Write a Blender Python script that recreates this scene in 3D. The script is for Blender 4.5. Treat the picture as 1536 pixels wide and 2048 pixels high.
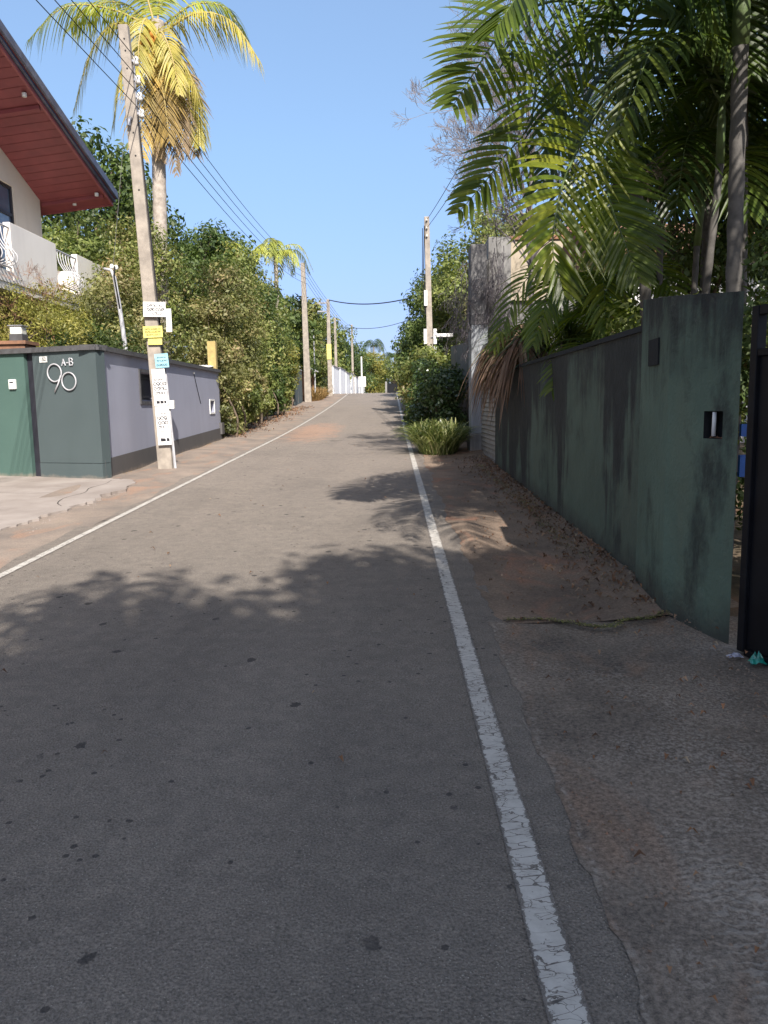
import bpy, math, random
import numpy as np
from mathutils import Vector
PI = math.pi
R = math.radians
random.seed(7)
scene = bpy.context.scene
C = scene.collection
for o in list(bpy.data.objects): bpy.data.objects.remove(o)

# ------------------------------------------------------------------ camera, sky, sun, exposure
cd = bpy.data.cameras.new('camera'); cam = bpy.data.objects.new('camera', cd); C.objects.link(cam)
cd.sensor_fit = 'VERTICAL'; cd.sensor_height = 36; cd.lens = 27.25
cd.clip_start = .05; cd.clip_end = 3000
from mathutils import Matrix
cam.matrix_world = Matrix.Translation((0, 0, 1.6)) @ Matrix.Rotation(R(.7), 4, 'Z') @ Matrix.Rotation(R(90-7.85), 4, 'X') @ Matrix.Rotation(R(-1.0), 4, 'Z')
scene.camera = cam

SUN_EL = R(38); SAZ = (0.262, -0.965)
w = bpy.data.worlds.new('World'); scene.world = w; w.use_nodes = True
nt = w.node_tree; nt.nodes.clear()
sky = nt.nodes.new('ShaderNodeTexSky'); sky.sky_type = 'NISHITA'; sky.sun_disc = False
sky.sun_elevation = SUN_EL; sky.sun_rotation = math.atan2(SAZ[0], SAZ[1])
sky.air_density = 1.0; sky.air_density = 1.0; sky.dust_density = 1.2; sky.ozone_density = 1.6
bg = nt.nodes.new('ShaderNodeBackground'); bg.inputs[1].default_value = 0.135
wo = nt.nodes.new('ShaderNodeOutputWorld')
# humid tropical haze: bluer and dimmer near the horizon than the clean-air model, milkier overhead
tc = nt.nodes.new('ShaderNodeTexCoord'); sp_ = nt.nodes.new('ShaderNodeSeparateXYZ'); rp = nt.nodes.new('ShaderNodeValToRGB'); mx = nt.nodes.new('ShaderNodeMix'); mx.data_type = 'RGBA'; mx.blend_type = 'MULTIPLY'; mx.inputs[0].default_value = 1
nt.links.new(tc.outputs['Generated'], sp_.inputs[0]); nt.links.new(sp_.outputs[2], rp.inputs[0])
e_ = rp.color_ramp.elements; e_[0].position = 0; e_[0].color = (.42, .47, .72, 1); e_[1].position = 1; e_[1].color = (1.22, 1.03, .82, 1)
for p_, c_ in ((.12, (.54, .56, .80, 1)), (.30, (.84, .87, .89, 1)), (.44, (1.05, 1.05, 1.04, 1)), (.58, (1.12, 1.04, .96, 1))): q_ = e_.new(p_); q_.color = c_
nt.links.new(sky.outputs[0], mx.inputs[6]); nt.links.new(rp.outputs[0], mx.inputs[7])
nt.links.new(mx.outputs[2], bg.inputs[0]); nt.links.new(bg.outputs[0], wo.inputs[0])
sl = bpy.data.lights.new('sun', 'SUN'); sl.energy = 4.8; sl.angle = R(.53); sl.color = (1, .94, .86)
so = bpy.data.objects.new('sun', sl); C.objects.link(so)
S = Vector((SAZ[0]*math.cos(SUN_EL), SAZ[1]*math.cos(SUN_EL), math.sin(SUN_EL))).normalized()
so.rotation_euler = (-S).to_track_quat('-Z', 'Y').to_euler()
so.location = (3, -14, 14)
vs = scene.view_settings; vs.view_transform = 'Standard'; vs.look = 'None'; vs.gamma = 1; vs.use_curve_mapping = False
vs.exposure = 0.75

# ------------------------------------------------------------------ ground profile (the lane climbs to a crest)
def gz(y):
    z = .03*max(y, -40)
    if y > 22: z += .7*((min(y, 62)-22)/40)**1.6
    if y > 62: z = .03*62+.7+.002*(y-62)
    return z

# ------------------------------------------------------------------ node helpers
def newmat(name):
    m = bpy.data.materials.new(name); m.use_nodes = True
    t = m.node_tree; b = t.nodes['Principled BSDF']
    return m, t, b
def node(t, typ, **kw):
    n = t.nodes.new(typ)
    for k, v in kw.items():
        if k == 'i':
            for a, b in v.items(): n.inputs[a].default_value = b
        else: setattr(n, k, v)
    return n
def rgba(c): return (c[0], c[1], c[2], 1)
def pos(t, scale=(1, 1, 1), rot=(0, 0, 0)):
    g = node(t, 'ShaderNodeNewGeometry'); mp = node(t, 'ShaderNodeMapping')
    mp.inputs['Scale'].default_value = scale; mp.inputs['Rotation'].default_value = rot
    t.links.new(g.outputs['Position'], mp.inputs['Vector']); return mp.outputs[0]
def noise(t, vec, scale, detail=4, rough=.55, dist=0):
    n = node(t, 'ShaderNodeTexNoise'); n.inputs['Scale'].default_value = scale; n.inputs['Detail'].default_value = detail
    n.inputs['Roughness'].default_value = rough; n.inputs['Distortion'].default_value = dist
    t.links.new(vec, n.inputs['Vector']); return n.outputs['Fac']
def voro(t, vec, scale, feature='F1', out='Distance', rnd=1):
    n = node(t, 'ShaderNodeTexVoronoi'); n.feature = feature; n.inputs['Scale'].default_value = scale; n.inputs['Randomness'].default_value = rnd
    t.links.new(vec, n.inputs['Vector']); return n.outputs[out]
def mapr(t, v, a, b, c=0., d=1., smooth=False):
    n = node(t, 'ShaderNodeMapRange'); n.clamp = True
    if smooth: n.interpolation_type = 'SMOOTHSTEP'
    for k, x in zip((1, 2, 3, 4), (a, b, c, d)): n.inputs[k].default_value = x
    t.links.new(v, n.inputs[0]); return n.outputs[0]
def math_(t, op, a, b=None, c=None):
    n = node(t, 'ShaderNodeMath', operation=op)
    for k, x in enumerate((a, b, c)):
        if x is None: continue
        if isinstance(x, (int, float)): n.inputs[k].default_value = x
        else: t.links.new(x, n.inputs[k])
    return n.outputs[0]
def mix(t, fac, a, b, mode='MIX'):
    n = node(t, 'ShaderNodeMix', data_type='RGBA', blend_type=mode)
    if isinstance(fac, (int, float)): n.inputs[0].default_value = fac
    else: t.links.new(fac, n.inputs[0])
    for k, x in ((6, a), (7, b)):
        if isinstance(x, (tuple, list)): n.inputs[k].default_value = rgba(x)
        else: t.links.new(x, n.inputs[k])
    return n.outputs[2]
def sep(t):
    g = node(t, 'ShaderNodeNewGeometry'); s = node(t, 'ShaderNodeSeparateXYZ')
    t.links.new(g.outputs['Position'], s.inputs[0]); return s.outputs
def bump(t, b, h, strength=.3, dist=.01):
    n = node(t, 'ShaderNodeBump'); n.inputs['Strength'].default_value = strength; n.inputs['Distance'].default_value = dist
    t.links.new(h, n.inputs['Height']); t.links.new(n.outputs[0], b.inputs['Normal'])
def simple(name, c, c2=None, rough=.75, scale=6, bs=0, bscale=60, metal=0, spec=.35, lo=.35, hi=.65):
    m, t, b = newmat(name); b.inputs['Roughness'].default_value = rough; b.inputs['Metallic'].default_value = metal
    b.inputs['Specular IOR Level'].default_value = spec
    if c2 is None: c2 = tuple(x*.72 for x in c)
    p = pos(t)
    f = mapr(t, noise(t, p, scale, 6, .6), lo, hi)
    t.links.new(mix(t, f, c2, c), b.inputs['Base Color'])
    if bs: bump(t, b, noise(t, p, bscale, 4), bs, .005)
    return m
def leafmat(name, stops, rough=.5, trans=.35, spec=.4):
    m, t, b = newmat(name)
    a = node(t, 'ShaderNodeAttribute'); a.attribute_name = 'rnd'
    cr = node(t, 'ShaderNodeValToRGB'); e = cr.color_ramp.elements
    e[0].position = 0; e[0].color = rgba(stops[0]); e[1].position = 1; e[1].color = rgba(stops[-1])
    for i, s in enumerate(stops[1:-1]): x = e.new((i+1)/(len(stops)-1)); x.color = rgba(s)
    t.links.new(a.outputs['Fac'], cr.inputs[0])
    f = mapr(t, noise(t, pos(t), .9, 4), .35, .65, .62, 1.35)
    col = mix(t, 1., cr.outputs[0], f, 'MULTIPLY')
    t.links.new(col, b.inputs['Base Color']); b.inputs['Roughness'].default_value = rough
    b.inputs['Specular IOR Level'].default_value = spec
    tr = node(t, 'ShaderNodeBsdfTranslucent'); ms = node(t, 'ShaderNodeMixShader'); ms.inputs[0].default_value = trans
    br = mix(t, 1., col, (1.25, 1.35, .6), 'MULTIPLY')
    t.links.new(br, tr.inputs[0]); t.links.new(b.outputs[0], ms.inputs[1]); t.links.new(tr.outputs[0], ms.inputs[2])
    t.links.new(ms.outputs[0], t.nodes['Material Output'].inputs[0])
    return m

# ------------------------------------------------------------------ ground materials
def asphalt_color(t):
    p = pos(t)
    s = sep(t)
    big = mapr(t, noise(t, pos(t, (1, .35, 1)), .9, 5, .6), .3, .7)
    col = mix(t, big, (.172, .150, .130), (.218, .190, .163))
    edge = mapr(t, noise(t, p, 2.7, 5, .65), .35, .7)
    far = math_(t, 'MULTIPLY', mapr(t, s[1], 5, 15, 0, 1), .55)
    col = mix(t, far, col, (.268, .228, .198))  # paler asphalt up the lane: sunlight partly put into the colour
    # dusty reddish wash near the left line further up
    a = math_(t, 'POWER', math_(t, 'MULTIPLY', math_(t, 'ADD', s[0], 2.55), 1.25), 2)
    b_ = math_(t, 'POWER', math_(t, 'MULTIPLY', math_(t, 'ADD', s[1], -25.5), .24), 2)
    dd = math_(t, 'ADD', math_(t, 'ADD', a, b_), math_(t, 'MULTIPLY', math_(t, 'ADD', edge, -.5), 1.6))
    col = mix(t, mapr(t, dd, -.1, 1.6, .62, 0, True), col, (.42, .25, .17))
    tr = math_(t, 'ABSOLUTE', math_(t, 'SUBTRACT', math_(t, 'ABSOLUTE', math_(t, 'ADD', s[0], 1.5)), .78))
    tr = math_(t, 'MULTIPLY', mapr(t, tr, .05, .5, 1, 0, True), mapr(t, noise(t, pos(t, (1, .12, 1)), 1.6, 4), .4, .62))
    col = mix(t, math_(t, 'MULTIPLY', tr, .22), col, (.30, .255, .215))
    blot = mapr(t, noise(t, p, .55, 6, .7), .50, .66)
    col = mix(t, math_(t, 'MULTIPLY', blot, .30), col, (.12, .105, .095))
    mot = noise(t, p, 9, 5, .7)
    col = mix(t, .6, col, mix(t, mapr(t, mot, .35, .65), mix(t, 1., col, (.80, .80, .81), 'MULTIPLY'), mix(t, 1., col, (1.2, 1.19, 1.17), 'MULTIPLY')))
    grain = noise(t, p, 120, 3, .75)
    col = mix(t, mapr(t, grain, .32, .68), mix(t, 1., col, (.55, .555, .56), 'MULTIPLY'), mix(t, 1., col, (1.45, 1.44, 1.42), 'MULTIPLY'))
    spk = voro(t, p, 95)
    spn = noise(t, p, 45, 2)
    spm = math_(t, 'MULTIPLY', mapr(t, spk, .16, .22, 1, 0), mapr(t, spn, .55, .6))
    col = mix(t, math_(t, 'MULTIPLY', spm, .75), col, (.50, .46, .40))
    # oil drips and small dark spots
    wob = noise(t, p, 30, 3)
    v1 = math_(t, 'ADD', voro(t, pos(t, (1, .8, 1)), 3.4), math_(t, 'MULTIPLY', wob, .16))
    msk = mapr(t, noise(t, p, 1.3, 3), .44, .50)
    sp1 = math_(t, 'MULTIPLY', mapr(t, v1, .165, .185, 1, 0), msk)
    v2 = math_(t, 'ADD', voro(t, pos(t, (1, 1, 1), (.3, .2, .9)), 9.5), math_(t, 'MULTIPLY', wob, .12))
    sp2 = math_(t, 'MULTIPLY', mapr(t, v2, .165, .19, 1, 0), mapr(t, noise(t, p, 2.3, 3), .46, .52))
    spots = math_(t, 'MAXIMUM', sp1, sp2)
    col = mix(t, math_(t, 'MULTIPLY', spots, .75), col, (.035, .033, .034))
    return col, math_(t, 'ADD', grain, math_(t, 'MULTIPLY', spk, -.8)), p
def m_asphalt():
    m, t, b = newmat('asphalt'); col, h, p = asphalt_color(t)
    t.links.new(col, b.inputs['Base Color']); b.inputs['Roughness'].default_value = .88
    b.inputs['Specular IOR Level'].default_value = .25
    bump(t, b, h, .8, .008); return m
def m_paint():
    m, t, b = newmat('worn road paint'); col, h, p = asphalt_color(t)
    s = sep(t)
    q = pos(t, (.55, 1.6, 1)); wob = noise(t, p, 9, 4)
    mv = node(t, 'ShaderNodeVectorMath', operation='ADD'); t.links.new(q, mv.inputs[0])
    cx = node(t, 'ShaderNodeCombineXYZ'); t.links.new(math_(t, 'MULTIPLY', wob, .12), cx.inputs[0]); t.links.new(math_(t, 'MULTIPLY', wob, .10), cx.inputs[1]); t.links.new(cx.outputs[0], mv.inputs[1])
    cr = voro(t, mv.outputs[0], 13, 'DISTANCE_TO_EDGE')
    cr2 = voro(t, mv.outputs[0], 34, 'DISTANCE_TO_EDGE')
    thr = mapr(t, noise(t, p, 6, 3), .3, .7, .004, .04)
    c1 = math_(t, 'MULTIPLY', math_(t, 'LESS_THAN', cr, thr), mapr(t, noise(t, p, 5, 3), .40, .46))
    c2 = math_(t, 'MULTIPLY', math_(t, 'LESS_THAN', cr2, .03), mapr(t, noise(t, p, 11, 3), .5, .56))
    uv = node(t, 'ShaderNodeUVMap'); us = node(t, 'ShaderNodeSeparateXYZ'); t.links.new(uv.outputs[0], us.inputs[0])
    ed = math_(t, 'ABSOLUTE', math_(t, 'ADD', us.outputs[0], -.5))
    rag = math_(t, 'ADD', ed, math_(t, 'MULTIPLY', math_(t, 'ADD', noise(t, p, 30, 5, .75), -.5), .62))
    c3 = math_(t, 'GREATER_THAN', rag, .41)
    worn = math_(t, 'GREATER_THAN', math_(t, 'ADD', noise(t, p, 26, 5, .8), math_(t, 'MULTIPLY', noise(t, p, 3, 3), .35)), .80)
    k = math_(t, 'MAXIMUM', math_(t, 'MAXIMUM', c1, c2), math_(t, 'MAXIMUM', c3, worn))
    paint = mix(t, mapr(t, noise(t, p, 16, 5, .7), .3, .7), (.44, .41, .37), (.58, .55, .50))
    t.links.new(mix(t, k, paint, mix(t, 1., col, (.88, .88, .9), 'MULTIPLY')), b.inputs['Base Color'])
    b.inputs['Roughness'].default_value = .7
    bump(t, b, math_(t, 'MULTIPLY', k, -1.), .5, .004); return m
def m_verge(name, tan, dark, red, gravel=.5, ridge=False, dust=0):
    m, t, b = newmat(name); p = pos(t); s = sep(t)
    n1 = mapr(t, noise(t, p, 1.4, 6, .62), .34, .66)
    col = mix(t, n1, dark, tan)
    n2 = mapr(t, noise(t, pos(t, (1.3, .6, 1)), 1.9, 5, .6, .6), .54, .68)
    col = mix(t, math_(t, 'MULTIPLY', n2, .8), col, red)
    g = noise(t, p, 55, 5, .8)
    st = noise(t, p, 130, 2, .6)
    gr = mapr(t, g, .36, .64)
    col = mix(t, gravel, col, mix(t, gr, mix(t, 1., col, (.45, .45, .46), 'MULTIPLY'), mix(t, 1., col, (1.45, 1.43, 1.4), 'MULTIPLY')))
    h = math_(t, 'ADD', g, math_(t, 'MULTIPLY', st, .4))
    if ridge:
        wv = node(t, 'ShaderNodeTexWave', wave_type='BANDS', bands_direction='Y')
        wv.inputs['Scale'].default_value = 7.5; wv.inputs['Distortion'].default_value = 9; wv.inputs['Detail'].default_value = 3; wv.inputs['Detail Scale'].default_value = 2.2
        t.links.new(p, wv.inputs['Vector'])
        near = math_(t, 'MULTIPLY', mapr(t, s[1], 3.1, 2.3), mapr(t, s[0], .8, .95))
        msk = math_(t, 'MULTIPLY', mapr(t, noise(t, p, 1.6, 4), .42, .56), near)
        wvf = math_(t, 'MULTIPLY', wv.outputs['Fac'], msk)
        col = mix(t, math_(t, 'MULTIPLY', mapr(t, wvf, .6, .95), .32), col, (.42, .39, .35))
        pale = mapr(t, noise(t, p, 1.05, 5, .65), .52, .60)
        col = mix(t, math_(t, 'MULTIPLY', pale, mapr(t, g, .48, .62, 0, .55)), col, (.42, .385, .34))
        h = math_(t, 'ADD', h, math_(t, 'MULTIPLY', wvf, .45))
        # pale cement lip beside the asphalt
        l = math_(t, 'ADD', s[0], math_(t, 'MULTIPLY', noise(t, p, 6, 4), .12))
        lip = math_(t, 'MULTIPLY', mapr(t, l, .68, .695), mapr(t, l, .715, .695))
        col = mix(t, math_(t, 'MULTIPLY', lip, mapr(t, noise(t, p, 22, 5, .75), .48, .62, 0, .6)), col, (.46, .42, .37))
    t.links.new(col, b.inputs['Base Color']); b.inputs['Roughness'].default_value = .95; b.inputs['Specular IOR Level'].default_value = .15
    bump(t, b, h, .7, .008); return m
M = {}
M['asphalt'] = m_asphalt(); M['paint'] = m_paint()
M['verge'] = m_verge('dusty verge', (.31, .25, .205), (.20, .17, .148), (.33, .215, .155), .35)
M['rverge'] = m_verge('brown dirt verge', (.29, .215, .16), (.16, .125, .10), (.34, .18, .12), .6)  # dirt's own browns, mixed by noise
M['apron'] = m_verge('rough cast concrete', (.27, .225, .185), (.145, .125, .107), (.27, .19, .14), .9, True)
M['soil'] = m_verge('soil', (.16, .12, .085), (.07, .06, .04), (.2, .11, .07), .5)
M['drive'] = simple('pale concrete slab', (.36, .315, .285), (.27, .23, .205), .85, 1.6, .3, 90)
M['tar'] = simple('dark crack', (.06, .05, .045), (.04, .035, .03), .95, 20)

# ------------------------------------------------------------------ wall / plain materials
def m_mildew(name, green, zt, amount=.5):
    m, t, b = newmat(name); p = pos(t); s = sep(t)
    base = mix(t, mapr(t, noise(t, p, 1.2, 4), .35, .65), green, tuple(x*1.3 for x in green))
    base = mix(t, mapr(t, noise(t, pos(t, (1, 1, .25)), 2.2, 4), .5, .75, 0, .5), base, (green[0]*1.5, green[1]*1.15, green[2]*1.05))
    ln = mapr(t, noise(t, pos(t, (1, 1, .12)), 1.0, 5, .65), .42, .66, -.02, amount)
    ln = math_(t, 'ADD', ln, math_(t, 'MULTIPLY', mapr(t, s[1], 8.5, 13.5, .0, 1.3), noise(t, pos(t, (1, 1, .1)), 2.2, 4)))
    ln = math_(t, 'ADD', ln, mapr(t, noise(t, p, 2.6, 5), .35, .65, .08, .38))
    fz = math_(t, 'MULTIPLY', math_(t, 'ADD', noise(t, pos(t, (4, 4, .5)), 2.6, 6, .7), -.5), 1.5)
    fz2 = math_(t, 'MULTIPLY', math_(t, 'ADD', noise(t, p, 3.2, 6, .7), -.5), .9)
    v = math_(t, 'ADD', math_(t, 'ADD', math_(t, 'SUBTRACT', s[2], zt), ln), math_(t, 'ADD', fz, fz2))
    f = mapr(t, v, -.62, .22, 0, .95, True)
    bl = mapr(t, noise(t, pos(t, (1, 1, .45)), 2.0, 6, .72), .52, .66, 0, .8)
    f = math_(t, 'MAXIMUM', f, bl)
    col = mix(t, f, base, mix(t, noise(t, p, 8, 4), (.014, .015, .016), (.04, .042, .042)))
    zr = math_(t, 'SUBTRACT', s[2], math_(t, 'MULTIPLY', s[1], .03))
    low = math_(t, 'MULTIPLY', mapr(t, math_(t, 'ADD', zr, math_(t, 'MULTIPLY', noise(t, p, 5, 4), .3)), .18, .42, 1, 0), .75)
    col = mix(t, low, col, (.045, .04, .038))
    fl = mapr(t, noise(t, p, 14, 5, .7), .68, .72)
    col = mix(t, math_(t, 'MULTIPLY', fl, .35), col, (.2, .2, .19))
    t.links.new(col, b.inputs['Base Color']); b.inputs['Roughness'].default_value = .8; b.inputs['Specular IOR Level'].default_value = .25
    bump(t, b, math_(t, 'ADD', noise(t, p, 45, 4), math_(t, 'MULTIPLY', noise(t, p, 4, 4), 4)), .6, .012); return m
M['green'] = m_mildew('green paint black with mildew', (.080, .110, .086), 2.27, 2.2)
M['green_pillar'] = m_mildew('green pillar paint', (.088, .126, .096), 2.62, .42)
M['mold'] = simple('black mould patch', (.018, .019, .02), (.012, .012, .013), .9, 20, .2)
def m_wall(name, c, stain, zb, amt=.6):
    m, t, b = newmat(name); p = pos(t); s = sep(t)
    col = mix(t, mapr(t, noise(t, p, .9, 5), .35, .65), tuple(x*.92 for x in c), c)
    st = noise(t, pos(t, (2.5, 2.5, .3)), 1.6, 5)
    col = mix(t, mapr(t, st, .5, .78, 0, amt), col, stain)
    zr = math_(t, 'SUBTRACT', s[2], math_(t, 'MULTIPLY', s[1], .03))
    lo = mapr(t, math_(t, 'ADD', zr, math_(t, 'MULTIPLY', noise(t, p, 7, 4), .18)), zb, zb+.12, 1, 0)
    col = mix(t, math_(t, 'MULTIPLY', lo, .7), col, (.30, .24, .19))
    t.links.new(col, b.inputs['Base Color']); b.inputs['Roughness'].default_value = .72; b.inputs['Specular IOR Level'].default_value = .3
    bump(t, b, noise(t, p, 60, 4), .2, .004); return m
M['grey_wall'] = m_wall('lilac grey wall paint', (.33, .34, .415), (.27, .275, .33), -.1, .35)
M['panel'] = m_wall('grey green entrance paint', (.068, .090, .094), (.054, .075, .078), .06, .4)
M['panel2'] = m_wall('green entrance paint', (.070, .125, .108), (.055, .10, .09), .08, .5)
M['plinth'] = m_wall('dark plinth paint', (.10, .095, .095), (.075, .07, .07), .06, .4)
M['coping'] = simple('dark grey coping', (.085, .085, .09), (.06, .058, .06), .8, 8, .2)
M['white'] = simple('white paint', (.75, .75, .73), (.62, .61, .58), .6, 3)
M['whitewall'] = m_wall('whitewash', (.80, .80, .80), (.5, .48, .46), .15, .6)
M['cream'] = m_wall('cream house paint', (.72, .64, .53), (.6, .53, .44), -9, .4)
M['parapet'] = m_wall('pale parapet paint', (.80, .75, .70), (.6, .55, .5), -9, .4)
M['maroon'] = simple('maroon soffit board', (.25, .062, .065), (.20, .05, .055), .6, 2)
M['maroon2'] = simple('maroon fascia', (.30, .085, .085), (.24, .06, .065), .5, 4)
M['roofing'] = simple('dark blue roof sheet', (.09, .10, .15), (.05, .055, .09), .4, 4)
M['glass'] = simple('dark window glass', (.10, .14, .2), (.06, .08, .12), .08, 1, spec=.9)
M['frame'] = simple('dark frame', (.03, .03, .04), None, .4, 5)
M['rail'] = simple('grey metal rail', (.48, .48, .5), (.36, .36, .38), .45, 8)
M['concrete'] = simple('pole concrete', (.36, .315, .265), (.24, .21, .18), .9, 5, .6, 70)
M['concrete_l'] = m_wall('weathered concrete', (.235, .228, .22), (.075, .072, .07), .1, .95)
M['concrete_d'] = m_wall('dark weathered render', (.17, .165, .165), (.05, .05, .052), .1, .95)
M['pgrey'] = m_wall('pale grey column paint', (.27, .285, .305), (.10, .10, .10), .3, .8)
M['beige'] = m_wall('beige panel', (.40, .34, .26), (.26, .22, .165), -9, .7)
M['metal'] = simple('galvanised metal', (.4, .4, .42), (.25, .25, .27), .4, 10, metal=.6)
M['black'] = simple('black gate paint', (.008, .009, .012), (.005, .005, .007), .55, 6, spec=.2)
M['wire'] = simple('black cable', (.02, .02, .022), None, .5, 5)
M['porcelain'] = simple('porcelain', (.75, .72, .66), None, .25, 5)
M['ink'] = simple('ink', (.02, .02, .025), None, .8, 5)
M['paper'] = simple('poster paper', (.78, .77, .75), (.62, .61, .60), .8, 9)
M['yellow'] = simple('yellow board', (.72, .66, .20), (.60, .52, .14), .6, 9)
M['blue'] = simple('pale blue paper', (.33, .58, .66), (.25, .48, .58), .7, 9)
M['bark'] = simple('bark', (.17, .125, .09), (.09, .07, .055), .9, 12, .6, 40)
M['palmbark'] = simple('pale palm trunk', (.42, .37, .32), (.26, .22, .185), .85, 9, .5, 30)
M['twig'] = simple('grey twig', (.20, .18, .185), (.12, .105, .11), .9, 9)
M['darktrunk'] = simple('dark palm trunk', (.115, .105, .095), (.06, .055, .05), .8, 9, .5, 30)
M['shaft'] = simple('green crownshaft', (.10, .15, .05), (.06, .08, .03), .5, 6)
M['rust'] = simple('rusty brown', (.28, .14, .08), (.16, .09, .06), .85, 8)
M['wood'] = simple('weathered yellow wood', (.46, .36, .14), (.34, .26, .11), .85, 8)
M['shutter'] = simple('grey beige shutter', (.33, .31, .28), (.22, .20, .18), .6, 5)
M['gplastic'] = simple('green plastic', (.02, .30, .22), (.01, .16, .13), .2, 30, spec=.7)
M['wplastic'] = simple('white wrapper', (.6, .6, .66), (.2, .2, .28), .3, 40)
M['bsign'] = simple('blue plastic', (.03, .12, .40), (.02, .08, .3), .5, 6)
M['lampglass'] = simple('frosted lamp glass', (.78, .76, .68), (.6, .58, .5), .25, 5)
M['coconut'] = simple('orange coconut husk', (.58, .27, .05), (.36, .17, .04), .6, 6)
# foliage
M['leaf_dark'] = leafmat('dark evergreen leaves', [(.035, .062, .020), (.075, .115, .032), (.14, .18, .055)])
M['leaf_mid'] = leafmat('mid green leaves', [(.06, .085, .024), (.14, .175, .045), (.25, .28, .085), (.25, .20, .09)])
M['leaf_olive'] = leafmat('olive hedge leaves', [(.07, .085, .030), (.17, .18, .06), (.28, .27, .11), (.33, .24, .13)])
M['leaf_yellow'] = leafmat('yellow green leaves', [(.14, .15, .035), (.27, .26, .06), (.38, .33, .10)])
M['leaf_gloss'] = leafmat('glossy dark leaves', [(.03, .055, .018), (.06, .10, .028), (.12, .17, .05)], .28, .2, .6)
M['coco_y'] = leafmat('yellow coconut leaflets', [(.27, .26, .06), (.44, .38, .08), (.50, .40, .13)], .45, .35)
M['coco_g'] = leafmat('greenish coconut leaflets', [(.20, .24, .05), (.38, .40, .07), (.5, .45, .1)], .45, .35)
M['coco_o'] = leafmat('dying orange coconut leaflets', [(.24, .17, .06), (.42, .28, .07), (.40, .31, .11)], .6, .3)
M['coco_d'] = leafmat('dead brown coconut leaflets', [(.16, .12, .08), (.26, .19, .12), (.36, .27, .15)], .8, .2)
M['areca'] = leafmat('areca leaflets', [(.026, .05, .010), (.055, .09, .016), (.12, .15, .024)], .38, .42, .5)
M['areca_lit'] = leafmat('sunlit areca leaflets', [(.06, .10, .014), (.13, .18, .022), (.30, .31, .035)], .34, .5, .5)  # brighter copy of the areca leaf, sunlight put into its colour
M['grassblade'] = leafmat('variegated blades', [(.07, .11, .03), (.20, .24, .07), (.50, .48, .24)], .4, .3)
M['pandan'] = leafmat('strappy green blades', [(.03, .06, .015), (.07, .11, .025), (.16, .20, .05)], .4, .3)
M['deadblade'] = leafmat('dead brown blades', [(.13, .075, .05), (.24, .15, .10), (.32, .22, .15)], .8, .15)
M['drygrass'] = leafmat('dry brown grass', [(.22, .13, .05), (.36, .22, .09), (.30, .22, .1)], .8, .3)
M['litter'] = leafmat('fallen leaves', [(.07, .04, .025), (.15, .075, .04), (.24, .12, .06), (.30, .24, .17)], .8, .1)

# ------------------------------------------------------------------ mesh helpers
def setp(o, label=None, cat=None, group=None, kind=None):
    if label: o['label'] = label
    if cat: o['category'] = cat
    if group: o['group'] = group
    if kind: o['kind'] = kind
    return o
WL = {}
def empty(name, loc, label, cat, group=None):
    o = bpy.data.objects.new(name, None); C.objects.link(o); o.location = loc; o.empty_display_size = .2
    WL[o.name] = Vector(loc); return setp(o, label, cat, group)
def wloc(p): return WL.get(p.name, Vector((0, 0, 0))) if p else Vector((0, 0, 0))
def finish(name, me, mat, parent, origin, smooth=False):
    """me is in world coordinates; shift to its parent/origin"""
    o = bpy.data.objects.new(name, me); C.objects.link(o)
    for mm in (mat if isinstance(mat, (list, tuple)) else [mat]): me.materials.append(mm)
    if parent is not None:
        o.parent = parent; off = Vector((0, 0, 0)); org = wloc(parent)
        if origin is not None: off = Vector(origin)-org; org = Vector(origin)
        o.location = off
    else:
        org = Vector(origin) if origin is not None else Vector((0, 0, 0)); o.location = org
    me.transform(Matrix.Translation(-org)); WL[o.name] = org
    if smooth: me.polygons.foreach_set('use_smooth', [True]*len(me.polygons))
    return o
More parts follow.
